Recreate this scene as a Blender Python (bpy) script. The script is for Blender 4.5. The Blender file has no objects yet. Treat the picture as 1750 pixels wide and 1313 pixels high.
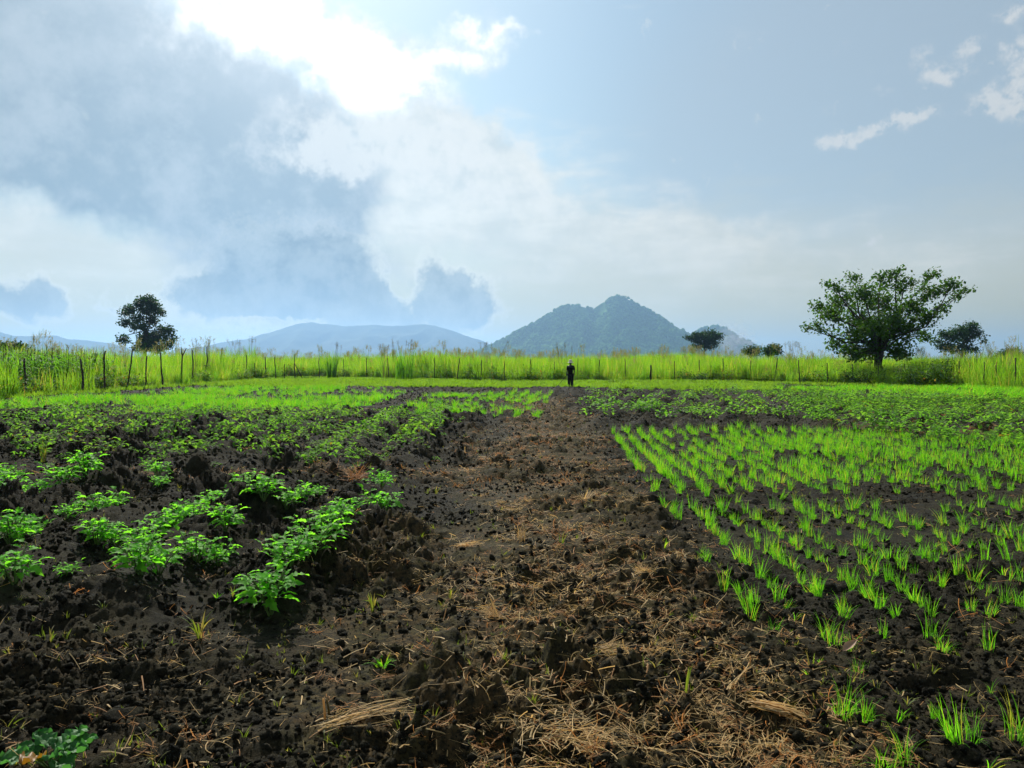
import bpy, math, random
import numpy as np
from mathutils import Vector, Matrix, Euler

# ------------------------------------------------------------------ camera, sky, sun, exposure
SC = bpy.context.scene
COL = SC.collection
R = math.radians
FPX, CX, CY, HOR, CAMH = 1373.0, 875.0, 656.5, 620.0, 1.6
PITCH = math.atan((CY - HOR) / FPX)

cam = bpy.data.cameras.new('camera')
cam.sensor_width = 36.0
cam.lens = FPX / 1750.0 * 36.0
cam.clip_start = 0.05
cam.clip_end = 60000
cam_ob = bpy.data.objects.new('camera', cam)
COL.objects.link(cam_ob)
cam_ob.location = (0, 0, CAMH)
cam_ob.rotation_euler = (math.pi / 2 - PITCH, 0, 0)
SC.camera = cam_ob

SUN_AZ, SUN_EL = R(-17), R(38)
SUN_STRENGTH = 5.0
sun_dir = Vector((math.sin(SUN_AZ) * math.cos(SUN_EL), math.cos(SUN_AZ) * math.cos(SUN_EL), math.sin(SUN_EL)))
sl = bpy.data.lights.new('sun', 'SUN')
sl.energy = SUN_STRENGTH
sl.angle = R(0.6)
sl.color = (1.0, 0.95, 0.85)
sun_ob = bpy.data.objects.new('sun', sl)
COL.objects.link(sun_ob)
sun_ob.location = (0, 0, 50)
sun_ob.rotation_euler = sun_dir.to_track_quat('Z', 'Y').to_euler()

vs = SC.view_settings
vs.view_transform = 'Standard'
vs.look = 'None'
vs.exposure = 0.4
vs.gamma = 1.0
try:
    vs.use_curve_mapping = False
except Exception:
    pass
SC.cycles.max_bounces = 7
SC.cycles.diffuse_bounces = 3
SC.cycles.glossy_bounces = 2
SC.cycles.transmission_bounces = 4
SC.cycles.transparent_max_bounces = 6
SC.cycles.volume_bounces = 0
SC.cycles.sample_clamp_indirect = 6.0
SC.cycles.use_denoising = True
SC.cycles.use_adaptive_sampling = True
SC.cycles.adaptive_threshold = 0.03
SC.render.film_transparent = False


def px_dir(px, py):
    """direction in the world for a point of the picture plane (used to read off where things stand)"""
    u = (px - CX) / FPX
    v = (CY - py) / FPX
    c, s = math.cos(PITCH), math.sin(PITCH)
    return Vector((u, c + v * s, -s + v * c))


def at_ground(px, py, z=0.0):
    d = px_dir(px, py)
    t = (z - CAMH) / d.z
    return d.x * t, d.y * t


def at_depth(px, py, Y):
    d = px_dir(px, py)
    t = Y / d.y
    return Vector((d.x * t, Y, CAMH + d.z * t))


def px_sky(px, py):
    d = px_dir(px, py).normalized()
    return math.degrees(math.atan2(d.x, d.y)), math.degrees(math.asin(d.z))


# ------------------------------------------------------------------ world: sky and clouds
class G:
    def __init__(s, nt):
        s.nt = nt

    def n(s, t, **kw):
        n = s.nt.nodes.new(t)
        for k, v in kw.items():
            setattr(n, k, v)
        return n

    def put(s, sock, v):
        if hasattr(v, 'is_output'):
            s.nt.links.new(v, sock)
        else:
            sock.default_value = v

    def m(s, op, a, b=None, c=None, clamp=False):
        n = s.n('ShaderNodeMath', operation=op, use_clamp=clamp)
        s.put(n.inputs[0], a)
        if b is not None:
            s.put(n.inputs[1], b)
        if c is not None:
            s.put(n.inputs[2], c)
        return n.outputs[0]

    def v(s, op, a, b=None, out=0):
        n = s.n('ShaderNodeVectorMath', operation=op)
        s.put(n.inputs[0], a)
        if b is not None:
            s.put(n.inputs[1], b)
        return n.outputs[out]

    def smooth(s, x, a, b, lo=0.0, hi=1.0):
        n = s.n('ShaderNodeMapRange', interpolation_type='SMOOTHSTEP')
        s.put(n.inputs[0], x)
        n.inputs[1].default_value = a
        n.inputs[2].default_value = b
        n.inputs[3].default_value = lo
        n.inputs[4].default_value = hi
        return n.outputs[0]

    def noise(s, vec, scale, detail=5, rough=0.55, out=0, dist=0.0):
        n = s.n('ShaderNodeTexNoise')
        s.put(n.inputs['Vector'], vec)
        n.inputs['Scale'].default_value = scale
        n.inputs['Detail'].default_value = detail
        n.inputs['Roughness'].default_value = rough
        n.inputs['Distortion'].default_value = dist
        return n.outputs[out]

    def mix(s, f, a, b, blend='MIX'):
        n = s.n('ShaderNodeMix', data_type='RGBA', blend_type=blend)
        s.put(n.inputs[0], f)
        s.put(n.inputs[6], a if hasattr(a, 'is_output') else (*a, 1))
        s.put(n.inputs[7], b if hasattr(b, 'is_output') else (*b, 1))
        return n.outputs[2]


def build_world():
    w = bpy.data.worlds.new('World')
    SC.world = w
    w.use_nodes = True
    nt = w.node_tree
    nt.nodes.clear()
    g = G(nt)
    out = g.n('ShaderNodeOutputWorld')
    sky = g.n('ShaderNodeTexSky', sky_type='NISHITA')
    sky.sun_disc = False
    sky.sun_elevation = SUN_EL
    sky.sun_rotation = SUN_AZ
    sky.air_density = 1.2
    sky.dust_density = 0.7
    sky.ozone_density = 0.7
    bg_sky = g.n('ShaderNodeBackground')
    bg_sky.inputs[1].default_value = 0.066
    nt.links.new(g.mix(1.0, sky.outputs[0], (0.94, 1.05, 1.0), 'MULTIPLY'), bg_sky.inputs[0])

    tc = g.n('ShaderNodeTexCoord')
    d = tc.outputs['Generated']
    sep = g.n('ShaderNodeSeparateXYZ')
    nt.links.new(d, sep.inputs[0])
    az = g.m('MULTIPLY', g.m('ARCTAN2', sep.outputs[0], sep.outputs[1]), 57.29578)
    el = g.m('MULTIPLY', g.m('ARCSINE', sep.outputs[2]), 57.29578)
    comb = g.n('ShaderNodeCombineXYZ')
    nt.links.new(az, comb.inputs[0])
    nt.links.new(el, comb.inputs[1])
    ae = comb.outputs[0]
    # stretched sky coordinates for the streaky layers
    w1 = g.v('SUBTRACT', g.noise(d, 9.0, 4, 0.55, out=1), (0.5, 0.5, 0.5))
    w2 = g.v('SUBTRACT', g.noise(d, 34.0, 5, 0.6, out=1), (0.5, 0.5, 0.5))
    mul = g.v('MULTIPLY', w1, (9.0, 6.0, 0.0))
    mul2 = g.v('MULTIPLY', w2, (2.6, 2.2, 0.0))
    aew = g.v('ADD', g.v('ADD', ae, mul), mul2)
    aef = g.v('ADD', g.v('ADD', ae, g.v('MULTIPLY', w1, (2.0, 1.6, 0.0))), g.v('MULTIPLY', w2, (2.4, 2.0, 0.0)))

    K = 1 / FPX * 57.3

    turned = {}

    def field(coord, blobs):
        tot = None
        for (px, py, rx, ry, rot, wt) in blobs:
            a0, e0 = px_sky(px, py)
            q = coord
            rot = round(rot / 7.0) * 7
            if rot:
                key = (id(coord), rot)
                if key not in turned:
                    n = g.n('ShaderNodeVectorRotate', rotation_type='Z_AXIS')
                    g.put(n.inputs['Vector'], coord)
                    n.inputs['Angle'].default_value = R(-rot)
                    turned[key] = (n.outputs[0], coord)
                q = turned[key][0]
                c_, s_ = math.cos(R(-rot)), math.sin(R(-rot))
                a0, e0 = a0 * c_ - e0 * s_, a0 * s_ + e0 * c_
            n = g.n('ShaderNodeVectorMath', operation='MULTIPLY_ADD')
            g.put(n.inputs[0], q)
            n.inputs[1].default_value = (1 / (rx * K), 1 / (ry * K), 0.0)
            n.inputs[2].default_value = (-a0 / (rx * K), -e0 / (ry * K), 0.0)
            q = n.outputs[0]
            dd = g.v('DOT_PRODUCT', q, q, out=1)
            tot = g.m('MULTIPLY_ADD', g.m('POWER', 0.367879, dd), wt, 0.0 if tot is None else tot)
        return tot

    fb = g.noise(d, 14.0, 5, 0.6)
    fb2 = g.noise(d, 5.0, 3, 0.55)
    fh = g.noise(d, 30.0, 6, 0.62)
    streak = g.noise(g.v('MULTIPLY', d, (1.0, 1.0, 3.6)), 7.0, 6, 0.6, dist=0.25)

    # how far outside the pictured part of the sky: there the same mix of broken cloud simply goes on
    far = g.smooth(g.v('LENGTH', g.v('MULTIPLY', g.v('SUBTRACT', ae, (0.0, 8.0, 0.0)), (1.0, 1.5, 0.0)), out=1), 40.0, 62.0)
    gen = g.m('MULTIPLY', far, g.smooth(fb2, 0.44, 0.62))

    col = None
    # thin cream cirrus sheets
    f0 = field(aew, [
        (1000, 430, 330, 95, -6, 1.0), (760, 300, 200, 80, -8, 0.75), (1190, 400, 150, 45, -12, 0.6),
        (700, 240, 230, 60, -4, 0.8), (60, 400, 260, 90, -14, 1.0), (880, 560, 420, 70, 0, 0.8),
        (230, 470, 140, 60, 0, 0.7), (80, 560, 300, 50, 0, 0.7), (1500, 580, 500, 60, 0, 0.55),
        (1600, 430, 300, 90, 8, 0.35), (640, 430, 120, 60, 0, 0.6)])
    f0 = g.m('ADD', f0, g.m('MULTIPLY', g.m('SUBTRACT', streak, 0.5), 1.7))
    m0 = g.m('MULTIPLY', g.smooth(f0, 0.15, 1.0), 0.88)
    m0 = g.m('MAXIMUM', m0, g.m('MULTIPLY', gen, 0.8))
    c0 = g.mix(g.smooth(g.m('ADD', g.m('MULTIPLY', streak, 0.6), g.m('MULTIPLY', fh, 0.4)), 0.36, 0.64), (0.46, 0.485, 0.46), (0.65, 0.63, 0.56))
    # cream light low over the horizon, all the way round
    lowm = g.m('MULTIPLY', g.smooth(g.m('ADD', el, g.m('MULTIPLY', g.m('SUBTRACT', streak, 0.5), 9.0)), 13.0, 2.0), 0.92)
    clow = g.mix(g.smooth(el, 0.0, 9.0), (0.43, 0.38, 0.13), (0.49, 0.475, 0.37))
    # grey veil in the upper corner, soft
    fv = field(ae, [(1700, 60, 560, 330, 0, 1.0), (-60, 60, 300, 250, 0, 0.8), (1400, 330, 420, 220, 0, 0.7), (2300, 200, 600, 500, 0, 0.8)])
    mv = g.m('MULTIPLY', g.smooth(fv, 0.1, 1.1), 0.7)
    # blown-out sunlit cloud
    f1 = field(aew, [
        (440, 10, 150, 55, -22, 1.1), (560, 85, 170, 60, -22, 1.2), (700, 95, 120, 42, 6, 1.0),
        (640, 160, 110, 40, -10, 0.75), (795, 95, 60, 22, 0, 0.7), (330, 40, 90, 60, 0, 0.5),
        (860, 68, 60, 11, -14, 0.75), (790, 42, 30, 10, -10, 0.6), (540, 5, 40, 10, 0, 0.4)])
    f1 = g.m('ADD', f1, g.m('MULTIPLY', g.m('SUBTRACT', fb, 0.5), 1.25))
    f1 = g.m('ADD', f1, g.m('MULTIPLY', g.m('SUBTRACT', fh, 0.5), 0.7))
    m1 = g.smooth(f1, 0.24, 1.3)
    c1 = g.mix(g.smooth(g.m('ADD', g.m('MULTIPLY', fh, 0.6), g.m('MULTIPLY', fb, 0.4)), 0.38, 0.62), (0.55, 0.59, 0.60), (0.80, 0.80, 0.77))
    c1 = g.mix(g.smooth(f1, 0.9, 2.1), c1, (1.25, 1.25, 1.2))
    # shaded grey-blue cumulus mass
    f2 = field(aew, [
        (60, 60, 260, 150, 0, 0.95), (200, 190, 260, 120, -15, 1.05), (360, 150, 140, 60, -25, 0.75),
        (470, 175, 120, 40, -15, 0.6), (370, 310, 190, 95, -20, 1.05), (500, 380, 130, 90, 0, 0.9),
        (470, 480, 150, 70, 0, 1.0), (600, 350, 70, 40, 0, 0.5), (0, 230, 140, 60, -14, 0.7)])
    f2 = g.m('ADD', f2, g.m('ADD', g.m('MULTIPLY', g.m('SUBTRACT', fb, 0.5), 0.8), g.m('MULTIPLY', g.m('SUBTRACT', fh, 0.5), 0.5)))
    m2 = g.m('MULTIPLY', g.smooth(f2, 0.08, 1.0), 0.96)
    c2 = g.mix(g.smooth(g.m('ADD', el, g.m('MULTIPLY', g.m('SUBTRACT', fb2, 0.5), 12.0)), 2.0, 20.0),
               (0.155, 0.215, 0.25), (0.235, 0.285, 0.315))
    c2 = g.mix(g.m('MULTIPLY', g.smooth(g.m('ADD', g.m('MULTIPLY', fb, 0.6), g.m('MULTIPLY', fh, 0.4)), 0.42, 0.66), 0.7), c2, (0.36, 0.40, 0.42))
    glow = field(ae, [(520, 20, 330, 150, -14, 1.0)])
    c2 = g.mix(g.m('MULTIPLY', glow, 0.55), c2, (0.64, 0.67, 0.67))
    # low crisp cumulus heads with bright rims
    f3 = field(aef, [
        (370, 510, 72, 34, 0, 1.1), (440, 520, 90, 42, 0, 1.0), (560, 500, 90, 62, 0, 1.1), (620, 520, 60, 42, 0, 1.0),
        (650, 545, 60, 24, 0, 0.8), (747, 495, 38, 48, 0, 1.05), (770, 530, 70, 34, 0, 0.9), (806, 520, 30, 34, 0, 0.9),
        (794, 478, 14, 14, 0, 0.7), (30, 515, 56, 30, 0, 1.1), (80, 505, 22, 26, 0, 0.6), (190, 520, 24, 10, 0, 0.45),
        (700, 480, 12, 20, 0, 0.4), (500, 440, 130, 50, 0, 0.8),
        (440, 550, 60, 9, 0, -0.7), (520, 548, 40, 7, 0, -0.5),
        (690, 480, 22, 44, 10, -0.8), (455, 455, 40, 40, 0, -0.5), (555, 500, 40, 22, 14, -0.75)])
    f3 = g.m('ADD', f3, g.m('MULTIPLY', g.m('SUBTRACT', g.noise(d, 44.0, 7, 0.7), 0.5), 1.3))
    m3 = g.m('MULTIPLY', g.smooth(f3, 0.24, 0.86), 0.8)
    rim = g.m('MULTIPLY', g.m('SUBTRACT', g.smooth(f3, 0.14, 0.40), m3, clamp=True), g.m('SUBTRACT', 1.0, g.m('MULTIPLY', m2, 0.6)))
    c3 = g.mix(g.smooth(fh, 0.34, 0.66), (0.115, 0.155, 0.175), (0.23, 0.27, 0.275))
    # broken cream cloud under the blown-out one
    f5 = field(aew, [(540, 228, 110, 46, 0, 1.0), (700, 245, 190, 44, 4, 1.0), (860, 238, 90, 20, 0, 0.9), (620, 285, 170, 32, 0, 0.8), (600, 312, 46, 11, 0, 0.6), (800, 300, 150, 30, -7, 0.8),
                     (660, 175, 120, 30, 0, 0.7), (900, 350, 190, 40, -7, 0.6)])
    m5 = g.m('MULTIPLY', g.smooth(g.m('MULTIPLY', f5, g.m('ADD', g.m('MULTIPLY', g.m('SUBTRACT', fh, 0.5), 3.4), 0.75)), 0.15, 1.25), 0.75)
    # small fair-weather puffs
    f4 = field(aef, [
        (1432, 243, 40, 12, 4, 1.0), (1510, 214, 52, 13, 6, 1.0), (1580, 191, 30, 9, 0, 0.9), (1545, 200, 26, 9, 0, 0.6),
        (1590, 108, 34, 24, -20, 0.8), (1630, 122, 30, 12, 0, 0.7), (1660, 80, 15, 10, 20, 0.9), (1738, 85, 26, 24, 0, 0.9),
        (1700, 165, 36, 18, 0, 0.8), (1742, 180, 24, 20, 0, 1.0), (1735, 22, 24, 14, 0, 0.9), (1740, 130, 20, 18, 0, 0.7),
        (1486, 424, 15, 11, 0, 0.8), (1490, 162, 40, 7, 0, 0.4), (1880, 120, 60, 40, 0, 0.9), (1960, 220, 70, 30, 0, 0.8)])
    f4 = g.m('MULTIPLY', f4, g.m('ADD', g.m('MULTIPLY', g.m('SUBTRACT', g.noise(d, 55.0, 6, 0.65), 0.5), 4.5), 0.75))
    m4 = g.m('MULTIPLY', g.smooth(f4, 0.12, 1.15), 0.72)

    def bg(c, s=1.0):
        n = g.n('ShaderNodeBackground')
        g.put(n.inputs[0], c if hasattr(c, 'is_output') else (*c, 1))
        n.inputs[1].default_value = s
        return n.outputs[0]

    cur = bg_sky.outputs[0]

    def over(cur, mask, shader):
        n = g.n('ShaderNodeMixShader')
        g.put(n.inputs[0], mask)
        nt.links.new(cur, n.inputs[1])
        nt.links.new(shader, n.inputs[2])
        return n.outputs[0]

    cur = over(cur, mv, bg((0.31, 0.365, 0.41)))
    cur = over(cur, m0, bg(c0))
    cur = over(cur, lowm, bg(clow))
    cur = over(cur, m4, bg((0.55, 0.55, 0.53)))
    cur = over(cur, m2, bg(c2))
    cur = over(cur, m5, bg((0.61, 0.61, 0.57)))
    cur = over(cur, m1, bg(c1))
    cur = over(cur, g.m('MULTIPLY', rim, 0.4), bg((0.70, 0.67, 0.57)))
    cur = over(cur, m3, bg(c3))
    nt.links.new(cur, out.inputs[0])
    w.cycles.sampling_method = 'NONE'


build_world()

# ------------------------------------------------------------------ helpers
rng = np.random.default_rng(7)
random.seed(7)


def tag(o, label=None, cat=None, group=None, kind=None):
    if label:
        o['label'] = label
    if cat:
        o['category'] = cat
    if group:
        o['group'] = group
    if kind:
        o['kind'] = kind
    return o


def link(name, data, parent=None, loc=None, rot=None, scale=None):
    o = bpy.data.objects.new(name, data)
    COL.objects.link(o)
    if parent is not None:
        o.parent = parent
    if loc is not None:
        o.location = loc
    if rot is not None:
        o.rotation_euler = rot
    if scale is not None:
        o.scale = (scale, scale, scale) if isinstance(scale, (int, float)) else scale
    return o


def mesh_np(name, V, F, mat=None, smooth=True):
    """V (n,3), F: list of int arrays, each (k,3) or (k,4)"""
    if not isinstance(F, list):
        F = [F]
    F = [f for f in F if len(f)]
    me = bpy.data.meshes.new(name)
    V = np.asarray(V, dtype=np.float32)
    me.vertices.add(len(V))
    me.vertices.foreach_set('co', V.ravel())
    nl = sum(f.size for f in F)
    npoly = sum(len(f) for f in F)
    me.loops.add(nl)
    me.loops.foreach_set('vertex_index', np.concatenate([f.ravel() for f in F]).astype(np.int32))
    me.polygons.add(npoly)
    sizes = np.concatenate([np.full(len(f), f.shape[1], dtype=np.int32) for f in F])
    starts = np.concatenate([[0], np.cumsum(sizes)[:-1]]).astype(np.int32)
    me.polygons.foreach_set('loop_start', starts)
    try:
        me.polygons.foreach_set('loop_total', sizes)
    except Exception:
        pass
    me.update(calc_edges=True)
    me.validate()
    if smooth:
        me.polygons.foreach_set('use_smooth', np.ones(len(me.polygons), dtype=bool))
    if mat is not None:
        for m_ in (mat if isinstance(mat, (list, tuple)) else [mat]):
            me.materials.append(m_)
    return me


class MB:
    """collects vertices and faces (quads and tris) of one mesh"""

    def __init__(s):
        s.V, s.Q, s.T, s.n = [], [], [], 0

    def add(s, V, Q=None, T=None):
        V = np.asarray(V, dtype=np.float64).reshape(-1, 3)
        s.V.append(V)
        if Q is not None and len(Q):
            s.Q.append(np.asarray(Q, dtype=np.int64).reshape(-1, 4) + s.n)
        if T is not None and len(T):
            s.T.append(np.asarray(T, dtype=np.int64).reshape(-1, 3) + s.n)
        s.n += len(V)

    def tube(s, P, Rr, k=6, cap=True):
        P = np.asarray(P, float)
        Rr = np.asarray(Rr, float)
        n = len(P)
        D = np.gradient(P, axis=0)
        D /= np.linalg.norm(D, axis=1)[:, None] + 1e-9
        ref = np.where(np.abs(D[:, 2:3]) > 0.9, np.array([[1.0, 0, 0]]), np.array([[0, 0, 1.0]]))
        A = np.cross(D, ref)
        A /= np.linalg.norm(A, axis=1)[:, None] + 1e-9
        B = np.cross(D, A)
        th = np.arange(k) / k * 2 * math.pi
        V = P[:, None, :] + Rr[:, None, None] * (np.cos(th)[None, :, None] * A[:, None, :] + np.sin(th)[None, :, None] * B[:, None, :])
        Q = []
        for i in range(n - 1):
            for j in range(k):
                Q.append((i * k + j, i * k + (j + 1) % k, (i + 1) * k + (j + 1) % k, (i + 1) * k + j))
        V = V.reshape(-1, 3)
        T = []
        if cap:
            V = np.vstack([V, P[0], P[-1]])
            b, t = len(V) - 2, len(V) - 1
            for j in range(k):
                T.append((b, (j + 1) % k, j))
                T.append((t, (n - 1) * k + j, (n - 1) * k + (j + 1) % k))
        s.add(V, Q, T)

    def lathe(s, prof, k=16, c=(0, 0, 0)):
        V = []
        for r, z in prof:
            for j in range(k):
                a = j / k * 2 * math.pi
                V.append((c[0] + r * math.cos(a), c[1] + r * math.sin(a), c[2] + z))
        Q = []
        for i in range(len(prof) - 1):
            for j in range(k):
                Q.append((i * k + j, i * k + (j + 1) % k, (i + 1) * k + (j + 1) % k, (i + 1) * k + j))
        s.add(V, Q)

    def mesh(s, name, mat=None, smooth=True):
        F = []
        if s.Q:
            F.append(np.concatenate(s.Q))
        if s.T:
            F.append(np.concatenate(s.T))
        return mesh_np(name, np.concatenate(s.V), F, mat, smooth)


def ordinal(n):
    w = ['', 'first', 'second', 'third', 'fourth', 'fifth', 'sixth', 'seventh', 'eighth', 'ninth', 'tenth', 'eleventh', 'twelfth']
    if n < len(w):
        return w[n]
    return '%d%s' % (n, 'th' if 10 <= n % 100 <= 20 else {1: 'st', 2: 'nd', 3: 'rd'}.get(n % 10, 'th'))


# ---- numpy noise
def _h(ix, iy, s):
    h = (ix.astype(np.int64) * 374761393 + iy.astype(np.int64) * 668265263 + s * 1442695041) & 0xFFFFFFFF
    h = ((h ^ (h >> 13)) * 1274126177) & 0xFFFFFFFF
    h = ((h ^ (h >> 16)) * 2246822519) & 0xFFFFFFFF
    return ((h ^ (h >> 15)) & 0xFFFFFF) / float(0x1000000)


def vn(x, y, s=0):
    ix, iy = np.floor(x), np.floor(y)
    fx, fy = x - ix, y - iy
    fx = fx * fx * fx * (fx * (fx * 6 - 15) + 10)
    fy = fy * fy * fy * (fy * (fy * 6 - 15) + 10)
    a, b = _h(ix, iy, s), _h(ix + 1, iy, s)
    c, d = _h(ix, iy + 1, s), _h(ix + 1, iy + 1, s)
    return (a * (1 - fx) + b * fx) * (1 - fy) + (c * (1 - fx) + d * fx) * fy


def fbm(x, y, s=0, o=4, g=0.5):
    t, a, n = 0.0, 1.0, 0.0
    for i in range(o):
        t = t + a * vn(x * 2 ** i + i * 17.3, y * 2 ** i - i * 9.1, s + i)
        n += a
        a *= g
    return t / n


def domes(x, y, s=0, r0=0.45, r1=0.85):
    """rounded clods: height of the tallest dome over a jittered grid of lumps"""
    ix, iy = np.floor(x), np.floor(y)
    best = np.zeros_like(x)
    for dx in (-1, 0, 1):
        for dy in (-1, 0, 1):
            cx, cy = ix + dx, iy + dy
            px = cx + 0.15 + 0.7 * _h(cx, cy, s)
            py = cy + 0.15 + 0.7 * _h(cx, cy, s + 1)
            rr = r0 + (r1 - r0) * _h(cx, cy, s + 2)
            hh = _h(cx, cy, s + 3) ** 1.4
            an = _h(cx, cy, s + 4) * 3.14
            ex, ey = (x - px), (y - py)
            u = ex * np.cos(an) + ey * np.sin(an)
            v = (-ex * np.sin(an) + ey * np.cos(an)) * 1.35
            q = 1 - (u * u + v * v) / (rr * rr)
            best = np.maximum(best, np.where(q > 0, np.sqrt(np.maximum(q, 0)), 0) * hh * rr)
    return best


def sst(x, a, b):
    t = np.clip((x - a) / (b - a), 0, 1)
    return t * t * (3 - 2 * t)


# ---- scatter with geometry nodes (for stuff only)
_gn = {}


def proto_collection(name, meshes):
    c = bpy.data.collections.new(name)
    for i, me in enumerate(meshes):
        o = bpy.data.objects.new('%s_%02d' % (name, i), me)
        c.objects.link(o)
    return c


def scatter(name, meshes, P, rot, scl, idx, label, cat):
    """one stuff object: a cloud of points that carries instances of a few small meshes"""
    P = np.asarray(P, np.float32)
    me = bpy.data.meshes.new(name)
    me.vertices.add(len(P))
    me.vertices.foreach_set('co', P.ravel())
    a = me.attributes.new('rot', 'FLOAT_VECTOR', 'POINT')
    a.data.foreach_set('vector', np.asarray(rot, np.float32).ravel())
    a = me.attributes.new('scl', 'FLOAT_VECTOR', 'POINT')
    scl = np.asarray(scl, np.float32)
    if scl.ndim == 1:
        scl = np.repeat(scl[:, None], 3, axis=1)
    a.data.foreach_set('vector', scl.ravel())
    a = me.attributes.new('pick', 'INT', 'POINT')
    a.data.foreach_set('value', np.asarray(idx, np.int32))
    o = link(name, me)
    coll = proto_collection(name + '_piece', meshes)
    ng = bpy.data.node_groups.new(name + '_scatter', 'GeometryNodeTree')
    ng.interface.new_socket('Geometry', in_out='INPUT', socket_type='NodeSocketGeometry')
    ng.interface.new_socket('Geometry', in_out='OUTPUT', socket_type='NodeSocketGeometry')
    N, L = ng.nodes, ng.links
    gi, go = N.new('NodeGroupInput'), N.new('NodeGroupOutput')
    ci = N.new('GeometryNodeCollectionInfo')
    ci.inputs['Collection'].default_value = coll
    ci.inputs['Separate Children'].default_value = True
    ci.inputs['Reset Children'].default_value = True
    iop = N.new('GeometryNodeInstanceOnPoints')
    iop.inputs['Pick Instance'].default_value = True

    def attr(nm, t):
        n = N.new('GeometryNodeInputNamedAttribute')
        n.data_type = t
        n.inputs['Name'].default_value = nm
        return n.outputs[0]

    L.new(gi.outputs[0], iop.inputs['Points'])
    L.new(ci.outputs[0], iop.inputs['Instance'])
    L.new(attr('pick', 'INT'), iop.inputs['Instance Index'])
    e2r = N.new('FunctionNodeEulerToRotation')
    L.new(attr('rot', 'FLOAT_VECTOR'), e2r.inputs[0])
    L.new(e2r.outputs[0], iop.inputs['Rotation'])
    L.new(attr('scl', 'FLOAT_VECTOR'), iop.inputs['Scale'])
    L.new(iop.outputs[0], go.inputs[0])
    md = o.modifiers.new('scatter', 'NODES')
    md.node_group = ng
    tag(o, label, cat, kind='stuff')
    return o


# ------------------------------------------------------------------ materials
def new_mat(name):
    m = bpy.data.materials.new(name)
    m.use_nodes = True
    m.node_tree.nodes.clear()
    return m, G(m.node_tree)


def leaf_mat(name, c_a, c_b, trans=0.5, t_col=None, rough=0.5, spec=0.35, hue_noise=3.0, dry=None, dry_amt=0.0):
    """leaf: reflecting side plus light let through, colour varied from piece to piece"""
    m, g = new_mat(name)
    out = g.n('ShaderNodeOutputMaterial')
    oi = g.n('ShaderNodeObjectInfo')
    geo = g.n('ShaderNodeNewGeometry')
    nz = g.noise(geo.outputs['Position'], hue_noise, 3, 0.5)
    f = g.m('ADD', g.m('MULTIPLY', oi.outputs['Random'], 0.45), g.m('MULTIPLY', geo.outputs['Random Per Island'], 0.45))
    f = g.m('ADD', f, g.m('MULTIPLY', g.m('SUBTRACT', nz, 0.4), 0.8), clamp=True)
    c = g.mix(f, c_a, c_b)
    if dry:
        dm = g.smooth(g.m('ADD', geo.outputs['Random Per Island'], g.m('MULTIPLY', oi.outputs['Random'], 0.2)), 1.12 - dry_amt, 1.2 - dry_amt * 0.8)
        c = g.mix(dm, c, dry)
    p = g.n('ShaderNodeBsdfPrincipled')
    g.put(p.inputs['Base Color'], c)
    p.inputs['Roughness'].default_value = rough
    p.inputs['Specular IOR Level'].default_value = spec
    t = g.n('ShaderNodeBsdfTranslucent')
    tc = g.mix(1.0, c, t_col or (1.6, 1.7, 0.7), 'MULTIPLY')
    g.put(t.inputs[0], tc)
    mx = g.n('ShaderNodeMixShader')
    mx.inputs[0].default_value = trans
    m.node_tree.links.new(p.outputs[0], mx.inputs[1])
    m.node_tree.links.new(t.outputs[0], mx.inputs[2])
    m.node_tree.links.new(mx.outputs[0], out.inputs[0])
    return m


def plain_mat(name, c_a, c_b, scale=8.0, rough=0.8, spec=0.3, bump=0.0, bscale=40.0, coord='Object'):
    m, g = new_mat(name)
    out = g.n('ShaderNodeOutputMaterial')
    tc = g.n('ShaderNodeTexCoord')
    oi = g.n('ShaderNodeObjectInfo')
    nz = g.noise(tc.outputs[coord], scale, 5, 0.6)
    f = g.m('ADD', g.smooth(nz, 0.3, 0.7), g.m('MULTIPLY', g.m('SUBTRACT', oi.outputs['Random'], 0.5), 0.4), clamp=True)
    c = g.mix(f, c_a, c_b)
    p = g.n('ShaderNodeBsdfPrincipled')
    g.put(p.inputs['Base Color'], c)
    p.inputs['Roughness'].default_value = rough
    p.inputs['Specular IOR Level'].default_value = spec
    if bump:
        b = g.n('ShaderNodeBump')
        b.inputs['Strength'].default_value = bump
        b.inputs['Distance'].default_value = 0.02
        g.put(b.inputs['Height'], g.noise(tc.outputs[coord], bscale, 5, 0.65))
        m.node_tree.links.new(b.outputs[0], p.inputs['Normal'])
    m.node_tree.links.new(p.outputs[0], out.inputs[0])
    return m


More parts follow.
